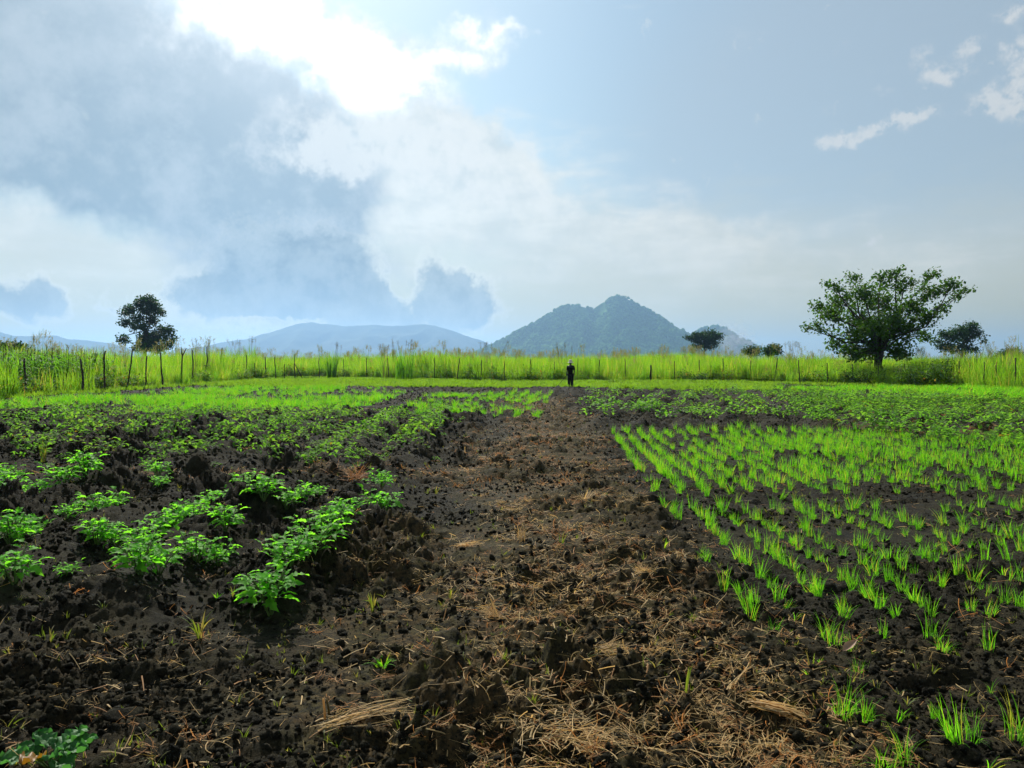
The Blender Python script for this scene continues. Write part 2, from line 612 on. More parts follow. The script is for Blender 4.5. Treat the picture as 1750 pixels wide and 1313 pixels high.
def soil_mat():
    m, g = new_mat('dark_soil')
    out = g.n('ShaderNodeOutputMaterial')
    geo = g.n('ShaderNodeNewGeometry')
    P = geo.outputs['Position']
    at = g.n('ShaderNodeAttribute', attribute_name='litter')
    n1 = g.noise(P, 1.7, 6, 0.62)
    n2 = g.noise(P, 11.0, 6, 0.65)
    n3 = g.noise(P, 85.0, 5, 0.7)
    c = g.mix(g.smooth(n2, 0.36, 0.68), (0.0075, 0.0074, 0.0048), (0.031, 0.0280, 0.0170))
    c = g.mix(g.m('MULTIPLY', g.smooth(n1, 0.42, 0.68), 0.6), c, (0.040, 0.036, 0.022))
    c = g.mix(g.m('MULTIPLY', g.smooth(n3, 0.54, 0.72), 0.5), c, (0.140, 0.118, 0.074))
    # trampled bits of straw and dead leaf worked into the path
    lit = g.m('MULTIPLY', at.outputs['Fac'], g.smooth(g.noise(P, 26.0, 6, 0.7), 0.38, 0.60))
    c = g.mix(g.m('MULTIPLY', lit, 0.75), c, g.mix(g.smooth(g.noise(P, 4.0, 3, 0.5), 0.35, 0.65), (0.150, 0.100, 0.045), (0.085, 0.074, 0.028)))
    oi = g.n('ShaderNodeObjectInfo')
    c = g.mix(g.m('MULTIPLY', g.smooth(oi.outputs['Random'], 0.45, 1.0), g.m('MULTIPLY', g.smooth(at.outputs['Alpha'], 0.5, 0.4), 0.55)), c, (0.080, 0.068, 0.042))
    p = g.n('ShaderNodeBsdfPrincipled')
    g.put(p.inputs['Base Color'], c)
    g.put(p.inputs['Roughness'], g.smooth(n1, 0.3, 0.7, 0.8, 1.0))
    p.inputs['Specular IOR Level'].default_value = 0.07
    b = g.n('ShaderNodeBump')
    b.inputs['Strength'].default_value = 1.0
    b.inputs['Distance'].default_value = 0.022
    g.put(b.inputs['Height'], g.m('ADD', g.m('MULTIPLY', g.noise(P, 60.0, 6, 0.7), 1.0), g.m('MULTIPLY', n3, 0.5)))
    m.node_tree.links.new(b.outputs[0], p.inputs['Normal'])
    m.node_tree.links.new(p.outputs[0], out.inputs[0])
    return m


M = {}
M['soil'] = soil_mat()
M['crop'] = leaf_mat('crop_leaf', (0.075, 0.30, 0.025), (0.18, 0.47, 0.045), 0.62, (1.9, 1.9, 0.8), 0.6, 0.14, 38.0)
M['crop_dull'] = leaf_mat('dull_crop_leaf', (0.055, 0.17, 0.022), (0.16, 0.29, 0.05), 0.57, (1.7, 1.8, 0.7), 0.7, 0.08, 3.0, dry=(0.18, 0.13, 0.03), dry_amt=0.12)
M['crop_mid'] = leaf_mat('green_crop_leaf', (0.07, 0.20, 0.025), (0.16, 0.31, 0.045), 0.56, (1.8, 1.9, 0.8), 0.6, 0.15, 1.5)
M['cabbage'] = leaf_mat('broad_leaf', (0.04, 0.15, 0.045), (0.08, 0.22, 0.06), 0.4, (1.5, 1.7, 0.8), 0.55, 0.2, 8.0)
M['yellow_leaf'] = leaf_mat('yellow_leaf', (0.20, 0.15, 0.02), (0.24, 0.11, 0.02), 0.4, (1.4, 1.3, 0.5), 0.5, 0.3, 9.0)
M['stem'] = plain_mat('green_stem', (0.06, 0.12, 0.02), (0.11, 0.15, 0.04), 30.0, 0.6)
M['rice'] = leaf_mat('rice_blade', (0.055, 0.22, 0.016), (0.16, 0.42, 0.028), 0.58, (1.9, 2.0, 0.55), 0.6, 0.12, 2.5, dry=(0.30, 0.28, 0.07), dry_amt=0.19)
M['tall_grass'] = leaf_mat('tall_grass_blade', (0.062, 0.19, 0.018), (0.21, 0.34, 0.045), 0.64, (2.0, 2.0, 0.65), 0.7, 0.1, 0.45, dry=(0.32, 0.27, 0.10), dry_amt=0.20)
M['low_herb'] = leaf_mat('low_herb', (0.11, 0.22, 0.025), (0.19, 0.30, 0.04), 0.55, (1.8, 1.9, 0.7), 0.7, 0.12, 0.4, dry=(0.2, 0.17, 0.06), dry_amt=0.08)
M['seed'] = leaf_mat('seed_head', (0.22, 0.23, 0.08), (0.34, 0.31, 0.15), 0.45, (1.3, 1.2, 1.0), 0.8, 0.1, 1.0)
M['maize'] = leaf_mat('maize_leaf', (0.06, 0.19, 0.018), (0.15, 0.29, 0.03), 0.58, (1.8, 1.9, 0.7), 0.55, 0.14, 1.0)
M['straw'] = leaf_mat('straw', (0.44, 0.29, 0.115), (0.74, 0.54, 0.25), 0.45, (1.3, 1.15, 0.85), 0.6, 0.2, 7.0, dry=(0.13, 0.10, 0.03), dry_amt=0.42)
M['straw_red'] = leaf_mat('rusty_straw', (0.32, 0.15, 0.05), (0.46, 0.25, 0.09), 0.45, (1.35, 1.05, 0.8), 0.65, 0.2, 5.0)
M['tree_leaf'] = leaf_mat('tree_leaf', (0.030, 0.075, 0.012), (0.060, 0.125, 0.018), 0.40, (1.7, 1.9, 0.6), 0.6, 0.15, 0.7)
M['tree_dark'] = leaf_mat('dark_tree_leaf', (0.018, 0.050, 0.013), (0.034, 0.080, 0.016), 0.3, (1.6, 1.9, 0.7), 0.6, 0.15, 0.5)
M['bark'] = plain_mat('bark', (0.035, 0.028, 0.02), (0.085, 0.07, 0.052), 6.0, 0.9, 0.15, 0.6, 18.0)
M['post'] = plain_mat('weathered_post', (0.028, 0.022, 0.016), (0.075, 0.060, 0.045), 9.0, 0.9, 0.15, 0.6, 30.0)
M['wire'] = plain_mat('rusty_wire', (0.10, 0.075, 0.055), (0.16, 0.13, 0.11), 3.0, 0.6, 0.5)

# ------------------------------------------------------------------ ground
FIELD = [(-23.4, 2), (-23.2, 38), (-22.9, 46), (-22.6, 55), (-23.2, 70), (-23.6, 84), (-18, 82), (-12, 77), (-6, 71.5),
         (0, 67), (6, 67), (16, 66.5), (20, 64), (24.5, 55), (28, 43.5), (60, 30), (60, 2)]


def inside(poly, x, y):
    x, y = np.asarray(x, float), np.asarray(y, float)
    r = np.zeros(x.shape, bool)
    n = len(poly)
    for i in range(n):
        x0, y0 = poly[i]
        x1, y1 = poly[(i + 1) % n]
        c = ((y0 > y) != (y1 > y)) & (x < (x1 - x0) * (y - y0) / (y1 - y0 + 1e-12) + x0)
        r ^= c
    return r


def gpoly(pts):
    return [at_ground(*p) for p in pts]


RICE_L = gpoly([(-60, 686), (60, 684), (200, 676), (330, 666), (450, 663), (600, 667), (720, 668), (655, 688), (575, 706), (300, 708), (0, 700), (-60, 700)])
RICE_C = gpoly([(745, 674), (935, 674), (912, 716), (835, 718), (690, 708)])
RICE_FR = gpoly([(1320, 671), (1450, 664), (1600, 667), (1750, 674), (1850, 680), (1850, 694), (1750, 690), (1520, 685), (1390, 677)])
POTATO_R = gpoly([(985, 676), (1200, 672), (1330, 674), (1480, 684), (1750, 694), (1900, 700), (1900, 772), (1750, 757), (1500, 737), (1250, 727), (1005, 724)])
HERB = gpoly([(330, 660), (500, 650), (640, 648), (900, 657), (1330, 658), (1330, 670), (1150, 668), (900, 664), (700, 662), (480, 662)])


def litter_mask(x, y):
    w = (fbm(x * 0.9, y * 0.7, 51, 4) - 0.5) * 3.0
    xs_ = x - .05 * np.clip(y - 5, -2, 14)
    path = sst(xs_ + w, -1.45, -0.2) * (1 - sst(xs_ + w * 0.5, 0.9, 1.8)) * (1 - sst(y, 34, 44))
    band = np.exp(-((y - 11.3 - 0.12 * (x + 3)) / 0.35) ** 2) * sst(-x, 0.6, 1.4) * (1 - sst(-x, 5.5, 7.5))
    bandr = np.exp(-((y - (19.6 - 0.62 * (x - 8.5))) / 0.55) ** 2) * sst(x, 7.2, 8.6)
    left = 0.25 * (1 - sst(y, 4.6, 5.2))
    return np.clip(np.maximum.reduce([path * 0.9, band, bandr * 0.9, left]), 0, 1)


def ridge_x(k, y):
    """centre line of ridge k of the vegetable plot beside the path"""
    return -1.62 - 1.12 * k - 0.02 * (y - 7)


def H(x, y):
    x = np.asarray(x, float)
    y = np.asarray(y, float)
    near = 1 - sst(y, 48, 85)
    z = (fbm(x * 0.35, y * 0.35, 3, 3) - 0.5) * 0.14
    wob = (fbm(x * 0.8, y * 0.8, 11, 3) - 0.5)
    # left vegetable plot: earthed-up ridges running away from the viewer
    L = sst(-x + wob * 0.6, 0.75, 1.2) * sst(y + wob * 0.8, 4.75, 5.35) * (1 - sst(y + wob, 23, 25.5))
    split = 1 - 0.75 * np.exp(-((y - 11.3 - 0.12 * (x + 3)) / 0.5) ** 2)
    xx = x + 1.62 + 0.02 * (y - 7) + wob * 0.35
    ph = np.cos(xx / 1.12 * 2 * np.pi)
    mound = 0.65 + 0.6 * (fbm(x * 1.1, y * 1.3, 21, 2))
    z = z + L * split * (0.07 + 0.105 * ph * mound)
    # trough between the plots and the path
    z = z - 0.05 * np.exp(-((x + 0.75 + wob * 0.5) / 0.3) ** 2) * sst(y, 5, 6) * near
    # right: potato plot ridges
    Pm = sst(x - 1.6 + wob * 0.4, 0, 0.6) * sst(y + 0.62 * np.maximum(x - 8.5, 0) - 19.2, 0, 0.8) * (1 - sst(y, 42, 46))
    ph2 = np.cos((x - 0.22 * y) / 1.15 * 2 * np.pi + wob * 1.5)
    z = z + Pm * (0.10 + 0.09 * ph2)
    # low bund between the far plots
    z = z + 0.12 * np.exp(-((y - 47.5 - 0.05 * x + wob) / 1.2) ** 2) * sst(x, -14, -8) * (1 - sst(x, 12, 16))
    # clods, rougher on the dug ground, finer on the rice plot
    rice = sst(x - 1.3 - 0.06 * (y - 5) + wob * 0.3, 0, 0.5) * (1 - sst(y, 18, 19.5))
    rough = np.clip(0.55 + 3.0 * (fbm(x * 0.8, y * 0.8, 31, 3) - 0.47), 0.12, 1.45)
    rough = rough * (1 - 0.45 * rice) * (1 + 0.5 * L)
    wx = x + (fbm(x * 6, y * 6, 71, 2) - 0.5) * 0.12
    wy = y + (fbm(x * 6, y * 6, 73, 2) - 0.5) * 0.12
    z = z + rough * near * (domes(wx / 0.24, wy / 0.24, 101) * 0.15 + domes(wx / 0.11, wy / 0.11, 111) * 0.09 + L * (1 - .8 * sst(y, 10.5, 12.5)) * domes(wx / 0.45, wy / 0.45, 107) * 0.12)
    f2 = 1 - sst(y, 9, 20)
    z = z + f2 * rough * (domes(wx / 0.05, wy / 0.05, 121) * 0.048 + (fbm(x * 30, y * 30, 131, 3, .7) - 0.5) * 0.045)
    # hoof and hoe pits
    pit = domes(wx / 0.75 + 3.3 + (fbm(x * 3, y * 3, 81, 3) - .5) * .5, wy / 0.75 + (fbm(x * 3, y * 3, 83, 3) - .5) * .5, 141, 0.14, 0.36)
    z = z - near * np.minimum(pit, 0.16) * 0.42 * (1 - sst(y, 14, 22)) * sst(fbm(x * .6, y * .6, 87, 2), .35, .6)
    return z - 0.03


def hz(x, y):
    return float(H(np.array([x]), np.array([y]))[0])


def build_ground():
    nu, nv = 760, 900
    u = np.linspace(-1.0, 1.0, nu)
    ys = 2.0 * (100 / 2.0) ** (np.linspace(0, 1, nv))
    X = u[None, :] * (0.74 * ys[:, None] + 0.9)
    Y = np.repeat(ys[:, None], nu, axis=1)
    Z = H(X, Y)
    lit = litter_mask(X, Y)
    V = np.stack([X, Y, Z], -1).reshape(-1, 3)
    i = np.arange(nv - 1)[:, None] * nu + np.arange(nu - 1)[None, :]
    F = np.stack([i, i + 1, i + nu + 1, i + nu], -1).reshape(-1, 4)
    me = mesh_np('field_soil', V, F, M['soil'])
    a = me.attributes.new('litter', 'FLOAT', 'POINT')
    a.data.foreach_set('value', lit.ravel().astype(np.float32))
    o = link('field_soil', me)
    tag(o, 'dark cloddy tilled soil of the field', 'soil', kind='structure')
    # the plain that carries it all, out to the horizon
    mg = plain_mat('plain_ground', (0.035, 0.05, 0.014), (0.07, 0.075, 0.025), 0.05, 0.95, 0.1, coord='Generated')
    mb = MB()
    rr = [0.0, 60, 200, 800, 2500, 6000, 11500]
    k = 48
    V = [(0, 0, -0.45)]
    for r in rr[1:]:
        for j in range(k):
            a = j / k * 2 * math.pi
            V.append((r * math.cos(a), r * math.sin(a), -0.45))
    T = [(0, 1 + j, 1 + (j + 1) % k) for j in range(k)]
    Q = []
    for q in range(len(rr) - 2):
        b = 1 + q * k
        for j in range(k):
            Q.append((b + j, b + k + j, b + k + (j + 1) % k, b + (j + 1) % k))
    mb.add(V, Q, T)
    o = link('ground', mb.mesh('ground', mg, False))
    tag(o, 'green plain stretching to the mountains', 'ground', kind='structure')


build_ground()


# ------------------------------------------------------------------ mountains
def mountain_mat(name, a, b, scale):
    return plain_mat(name, a, b, scale, 0.95, 0.05, coord='Generated')


def mountain(name, prof, Y, depth, step, amp, mat, label, trees=None, seed=1):
    """a hill body: ridge line read from the photograph at its distance, slopes and spurs falling away on both sides"""
    pr = [at_depth(px, py, Y) for px, py in prof]
    xs = np.array([p.x for p in pr])
    zs = np.array([p.z for p in pr])
    gx = np.arange(xs[0], xs[-1] + step, step)
    gy = np.arange(-depth, depth * 0.8, step)
    XX, YY = np.meshgrid(gx, gy)
    sp = (fbm(XX / (depth * 0.45), YY / (depth * 0.8), seed, 4) - 0.5)
    zr = np.interp(XX + sp * depth * 0.35 * np.minimum(1, np.abs(YY) / (depth * 0.3)), xs, zs)
    hmax = zs.max()
    t = np.abs(YY) / (depth * (0.35 + 0.65 * np.clip(zr / hmax, 0, 1)))
    fall = np.clip(1 - t, 0, 1) ** 1.15
    gul = 1 - np.abs(fbm(XX / (depth * 0.22), YY / (depth * 0.5), seed + 7, 3) - 0.5) * 2
    Z = zr * fall * (1 - 0.55 * (1 - gul) * np.minimum(1, t * 3)) + (fbm(XX / (step * 3), YY / (step * 3), seed + 3, 2) - 0.5) * amp * np.minimum(1, fall * 6)
    Z -= 1.5
    n1, n2 = XX.shape
    V = np.stack([XX, YY + Y, Z], -1).reshape(-1, 3)
    i = np.arange(n1 - 1)[:, None] * n2 + np.arange(n2 - 1)[None, :]
    F = np.stack([i, i + 1, i + n2 + 1, i + n2], -1).reshape(-1, 4)
    o = link(name, mesh_np(name, V, F, mat))
    tag(o, label, 'mountain', kind='structure')
    return (gx, gy + Y, Z)


MM_A = mountain_mat('forested_slope', (0.040, 0.13, 0.028), (0.11, 0.24, 0.05), 9.0)
MM_B = mountain_mat('far_slope', (0.025, 0.045, 0.03), (0.04, 0.06, 0.035), 6.0)
D_MAIN, D_SMALL, D_FAR = 3300.0, 3900.0, 6000.0
main_grid = mountain('mountain', [(760, 622), (800, 608), (835, 592), (860, 578), (890, 562), (915, 549), (940, 534), (958, 524), (975, 521), (995, 523), (1012, 527),
                      (1025, 519), (1042, 509), (1055, 505), (1068, 507), (1085, 517), (1110, 531), (1140, 549), (1170, 566), (1185, 576), (1215, 590), (1250, 606), (1290, 622)],
                     D_MAIN, 470, 5.5, 5.0, MM_A, 'forested twin-peaked green mountain in the middle of the skyline', seed=5)
small_grid = mountain('hill', [(1120, 622), (1160, 588), (1190, 566), (1212, 558), (1228, 557), (1245, 566), (1262, 577), (1285, 588), (1320, 604), (1370, 622)],
                      D_SMALL, 330, 7.5, 6.0, MM_A, 'small round wooded hill behind the twin-peaked mountain', seed=9)
mountain('mountain_range', [(250, 622), (300, 597), (345, 592), (380, 584), (420, 579), (455, 569), (485, 560), (512, 552), (534, 549), (552, 553), (590, 556), (640, 554), (690, 556),
                            (722, 553), (745, 556), (775, 565), (805, 575), (830, 584), (860, 597), (920, 622)],
         D_FAR, 1050, 20.0, 10.0, MM_B, 'hazy blue mountain range beyond the tall grass', seed=13)
mountain('far_hills', [(-260, 622), (-160, 590), (-90, 570), (-40, 560), (-10, 564), (10, 570), (25, 573), (60, 574), (95, 572), (115, 579), (150, 581), (190, 586), (240, 600), (300, 622)],
         D_FAR, 850, 20.0, 9.0, MM_B, 'low blue hills fading behind the maize', seed=17)


def bilin(grid, x, y):
    gx, gy, Z = grid
    i = np.clip(((x - gx[0]) / (gx[1] - gx[0])).astype(int), 0, len(gx) - 1)
    j = np.clip(((y - gy[0]) / (gy[1] - gy[0])).astype(int), 0, len(gy) - 1)
    return Z[j, i]


def forest(name, grid, n, size, label):
    r = np.random.default_rng(11)
    protos = []
    mt = leaf_mat('wood_crown', (0.045, 0.16, 0.028), (0.14, 0.32, 0.055), 0.35, (1.6, 1.7, 0.7), 0.8, 0.05, 0.012)
    for q in range(4):
        mb = MB()
        k, rows = 8, 5
        V, Qd = [], []
        for i in range(rows):
            ph = i / (rows - 1) * math.pi * 0.62
            for j in range(k):
                a = j / k * 2 * math.pi + i * 0.4
                rad = math.sin(ph) * (0.8 + 0.45 * r.random()) + 0.02
                V.append((rad * math.cos(a), rad * math.sin(a), (math.cos(ph) + 0.3) * (0.8 + 0.35 * r.random())))
        for i in range(rows - 1):
            for j in range(k):
                Qd.append((i * k + j, (i + 1) * k + j, (i + 1) * k + (j + 1) % k, i * k + (j + 1) % k))
        mb.add(V, Qd)
        protos.append(mb.mesh(name + '_crown', mt))
    gx, gy, Z = grid
    x = r.uniform(gx[0], gx[-1], n * 3)
    y = r.uniform(gy[0], gy[-1] * 0.35 + gy[0] * 0.65 + (gy[-1] - gy[0]) * 0.3, n * 3)
    z = bilin(grid, x, y)
    keep = (z > 6) & (fbm(x / 60, y / 60, 3, 3) > 0.30)
    x, y, z = x[keep][:n], y[keep][:n], z[keep][:n]
    m_ = len(x)
    rot = np.stack([np.zeros(m_), np.zeros(m_), r.uniform(0, 6.28, m_)], 1)
    s = size * r.uniform(0.55, 1.35, m_)
    scatter(name, protos, np.stack([x, y, z], 1), rot, s, r.integers(0, 4, m_), label, 'forest')


forest('hillside_forest', main_grid, 9000, 5.8, 'wood covering the slopes of the twin-peaked mountain')
forest('hilltop_forest', small_grid, 2500, 7.5, 'wood covering the small round hill')


# ------------------------------------------------------------------ blades and leaves
def blades(r, n, h, spread, lean, w, segs=3, hvar=0.3, curl=0.35, pw=1.7):
    """n tapered grass blades as strips; returns (V, Q)"""
    a = r.uniform(0, 2 * np.pi, n)
    rad = spread * np.sqrt(r.random(n))
    bx, by = rad * np.cos(a), rad * np.sin(a)
    la = a + r.normal(0, 0.9, n)
    ln = lean * (0.3 + r.random(n) * 1.1)
    hh = h * (1 - hvar * r.random(n))
    ww = w * (0.7 + 0.6 * r.random(n))
    fa = la + np.pi / 2 + r.normal(0, 0.7, n)
    t = np.linspace(0, 1, segs + 1)
    off = ln[:, None] * hh[:, None] * t[None, :] ** pw
    zz = hh[:, None] * t[None, :] * (1 - curl * ln[:, None] * t[None, :] ** 2)
    cx = bx[:, None] + off * np.cos(la)[:, None]
    cy = by[:, None] + off * np.sin(la)[:, None]
    wd = ww[:, None] * np.maximum(0.06, (1 - t[None, :] ** 2.2)) * (0.75 + 0.5 * np.minimum(1, t[None, :] * 3))
    dx, dy = wd * np.cos(fa)[:, None] * 0.5, wd * np.sin(fa)[:, None] * 0.5
    A = np.stack([cx - dx, cy - dy, zz], -1)
    B = np.stack([cx + dx, cy + dy, zz], -1)
    V = np.stack([A, B], 2).reshape(n, -1, 3)
    base = np.arange(n)[:, None] * (2 * (segs + 1)) + np.arange(segs)[None, :] * 2
    Q = np.stack([base, base + 1, base + 3, base + 2], -1).reshape(-1, 4)
    return V.reshape(-1, 3), Q


def rot_to(d, up=(0, 0, 1)):
    d = np.asarray(d, float)
    d = d / np.linalg.norm(d)
    s = np.cross(d, up)
    if np.linalg.norm(s) < 1e-4:
        s = np.array([1.0, 0, 0])
    s /= np.linalg.norm(s)
    n = np.cross(s, d)
    return np.stack([s, d, n], 1)          # columns: across, along, normal


def leaf_shape(L, W, teeth=True, droop=0.25, fold=0.25, r=None):
    """pointed leaf lying along +Y from its stalk, folded on the midrib; returns V, Q"""
    if teeth:
        t = np.array([0, .10, .22, .32, .42, .54, .66, .82, 1.0])
        hw = np.array([.03, .62, 1.0, .55, .88, .42, .55, .18, .0])
    else:
        t = np.array([0, .15, .35, .6, .82, 1.0])
        hw = np.array([.04, .7, 1.0, .8, .4, .0])
    hw = hw * W * 0.5
    j = (r.normal(0, 0.07, len(t)) if r is not None else np.zeros(len(t))) * W
    z = -droop * L * t ** 2 + 0.06 * L * np.sin(t * 3.1)
    mid = np.stack([j * 0, t * L, z], 1)
    le = np.stack([-hw, t * L + 0.10 * hw, z + fold * hw + j], 1)
    ri = np.stack([hw, t * L + 0.10 * hw, z + fold * hw - j], 1)
    n = len(t)
    V = np.concatenate([mid, le, ri])
    Q = []
    for i in range(n - 1):
        Q.append((i, n + i, n + i + 1, i + 1))
        Q.append((i, i + 1, 2 * n + i + 1, 2 * n + i))
    return V, np.array(Q)


# ------------------------------------------------------------------ tall grass, maize and herbs beyond the fence
def grass_protos():
    r = np.random.default_rng(21)
    P = []
    for q in range(6):                      # 0-5 leafy clumps
        mb = MB()
        V, Q = blades(r, 60, 2.45, 0.55, 0.22, 0.026, 5, 0.55, 0.45, 2.4)
        mb.add(V, Q)
        V, Q = blades(r, 50, 1.6, 0.6, 0.55, 0.034, 4, 0.65, 0.75, 1.7)
        mb.add(V, Q)
        P.append(mb.mesh('tall_grass_clump', M['tall_grass']))
    for q in range(3):                      # 6-8 flowering stalks with airy panicles
        mb = MB()
        V, Q = blades(r, 26, 2.2, 0.4, 0.2, 0.02, 4, 0.5)
        mb.add(V, Q)
        nv = 0
        for s in range(7):
            a = r.uniform(0, 6.28)
            b = r.uniform(0, 0.4)
            h = r.uniform(2.3, 2.95)
            top = np.array([b * math.cos(a) + r.normal(0, .18), b * math.sin(a) + r.normal(0, .18), h])
            pts = [np.array([b * math.cos(a), b * math.sin(a), 0]), (np.array([b * math.cos(a), b * math.sin(a), 0]) * 0.6 + top * 0.4) * [1, 1, 1.05], top]
            mb.tube(pts, [0.008, 0.007, 0.004], 3, False)
        V2, Q2 = [], []
        P.append(mb)
        seeds = MB()
        for s in range(60):
            pass
        # panicles: many short fine twigs at the top
        for s in range(9):
            a = r.uniform(0, 6.28)
            b = r.uniform(0, 0.45)
            top = np.array([b * math.cos(a), b * math.sin(a), r.uniform(2.35, 2.85)])
            for i in range(16):
                t0 = top - np.array([0, 0, r.uniform(0, 0.32)])
                d = np.array([r.normal(0, .5), r.normal(0, .5), 0.9])
                d /= np.linalg.norm(d)
                t1 = t0 + d * r.uniform(.07, .16)
                sdir = np.cross(d, [r.normal(), r.normal(), 0.1])
                sdir /= np.linalg.norm(sdir) + 1e-6
                w_ = 0.009
                seeds.add([t0 - sdir * 0.003, t0 + sdir * 0.003, t1 + sdir * w_, t1 - sdir * w_], [(0, 1, 2, 3)])
        base = P.pop()
        nb = sum(len(q_) for q_ in base.Q)
        base.add(np.concatenate(seeds.V), np.concatenate(seeds.Q))
        me = base.mesh('flowering_grass_clump', [M['tall_grass'], M['seed']])
        tot = len(me.polygons)
        idx = np.zeros(tot, np.int32)
        idx[nb:nb + sum(len(q_) for q_ in seeds.Q)] = 1
        me.polygons.foreach_set('material_index', idx)
        P.append(me)
    return P


def outside_field(x, y, margin=0.0):
    return ~inside(FIELD, x, y)


GP = grass_protos()


def grass_field():
    r = np.random.default_rng(31)
    xs, ys, ks = [], [], []
    # the margin seen face-on along the fence, in depth bands of falling density
    for (x0, x1, y0, y1, dens) in [(-40, 60, 22, 100, 2.6), (-110, 100, 80, 180, 0.55), (-190, 190, 180, 330, 0.22)]:
        n = int((x1 - x0) * (y1 - y0) * dens)
        x = r.uniform(x0, x1, n)
        y = r.uniform(y0, y1, n)
        ok = outside_field(x, y) & (np.abs(x) < y * 0.72 + 6)
        # keep off the maize stand
        ok &= ~((x < -23.4) & (x > -34) & (y < 46))
        xs.append(x[ok])
        ys.append(y[ok])
    x, y = np.concatenate(xs), np.concatenate(ys)
    n = len(x)
    # clumps right at the edge are lower and looser
    edge = inside([(a * 1.0 + (0 if abs(a) < 20 else math.copysign(1.6, a)), b + (1.3 if b > 60 else 0)) for a, b in FIELD], x, y)
    pick = np.where(r.random(n) < 0.055, r.integers(6, 9, n), r.integers(0, 6, n))
    patch = fbm(x * 0.12, y * 0.12, 5, 3)
    s = (0.66 + 0.72 * patch) * r.uniform(0.76, 1.14, n)
    s = np.where(edge, s * r.uniform(0.45, 0.95, n), s)
    s = np.where(x > 22, s * 0.88, s)
    rot = np.stack([r.normal(0, .05, n), r.normal(0, .05, n), r.uniform(0, 6.28, n)], 1)
    z = np.full(n, -0.06)
    scatter('tall_grass', GP, np.stack([x, y, z], 1), rot, s, pick, 'tall yellow-green grass with feathery seed heads beyond the fence', 'grass')


grass_field()


def maize_mesh(r, h=2.3):
    st = MB()
    lean = r.normal(0, .04, 2)
    pts = [np.array([lean[0] * t * h, lean[1] * t * h, t * h]) for t in np.linspace(0, 1, 6)]
    st.tube(pts, np.linspace(.018, .008, 6), 6)
    lf = MB()
    for i in range(12):
        t = 0.14 + 0.75 * i / 12
        a = (i % 2) * math.pi + r.normal(0, .35) + 0.4
        L = r.uniform(.55, .85) * (1 - 0.35 * abs(t - .5))
        o = np.array([lean[0] * t * h, lean[1] * t * h, t * h])
        q = np.linspace(0, 1, 6)
        up = r.uniform(.5, .85)
        out_ = q * L * 0.75
        zz = up * L * q - r.uniform(.75, 1.1) * L * q ** 2
        wd = 0.085 * np.sin(np.clip(q * 0.86 + .14, 0, 1) * math.pi) ** 0.7
        c = np.stack([out_ * math.cos(a), out_ * math.sin(a), zz], 1) + o
        sd = np.array([-math.sin(a), math.cos(a), 0])
        V = np.stack([c - sd * wd[:, None] / 2 + [0, 0, .02], c, c + sd * wd[:, None] / 2 + [0, 0, .02]], 1).reshape(-1, 3)
        Q = []
        for k in range(5):
            b = k * 3
            Q += [(b, b + 1, b + 4, b + 3), (b + 1, b + 2, b + 5, b + 4)]
        lf.add(V, Q)
    ta = MB()
    top = pts[-1]
    for i in range(8):
        d = np.array([r.normal(0, .3), r.normal(0, .3), 1.0])
        ta.tube([top, top + d * 0.12, top + d * 0.25 + [0, 0, -.02]], [.006, .007, .003], 3, False)
    return st.mesh('stalk', M['stem']), lf.mesh('leaves', M['maize']), ta.mesh('tassel', M['seed'])


def maize_stand():
    r = np.random.default_rng(41)
    kinds = [maize_mesh(r, r.uniform(1.75, 2.2)) for _ in range(4)]
    spots = []
    for y in np.arange(36.5, 47.5, 0.62):
        spots.append((-24.0 - r.uniform(0, .5) - 0.05 * max(0, 40 - y), y + r.normal(0, .12)))
    for i, (x, y) in enumerate(spots):
        k = kinds[i % 4]
        t = link('maize_plant', None, loc=(x, y, -0.05), rot=(0, 0, r.uniform(0, 6.28)), scale=float(r.uniform(.85, 1.12)))
        tag(t, 'green maize plant, %s in the front row behind the fence from its near end' % ordinal(i + 1), 'maize', 'maize plants behind the post fence')
        link('stalk', k[0], t)
        link('leaf_cluster', k[1], t)
        link('tassel', k[2], t)
    # the rows behind, a mass nobody could count
    joined = []
    for st, lf, ta in kinds:
        joined += [lf, st]
    n = 1500
    x = r.uniform(-36, -24.6, n)
    y = r.uniform(33, 50, n)
    keep = np.abs(x) < y * 0.75 + 4
    x, y = x[keep], y[keep]
    n = len(x)
    th = r.uniform(0, 6.28, n)
    pk = r.integers(0, 4, n)
    sc = r.uniform(.85, 1.2, n)
    P = np.stack([x, y, np.full(n, -.05)], 1)
    rot = np.stack([np.zeros(n), np.zeros(n), th], 1)
    scatter('maize_crop', joined, np.concatenate([P, P]), np.concatenate([rot, rot]), np.concatenate([sc, sc]),
            np.concatenate([pk * 2, pk * 2 + 1]), 'mass of green maize behind the front row of the stand', 'maize')


maize_stand()


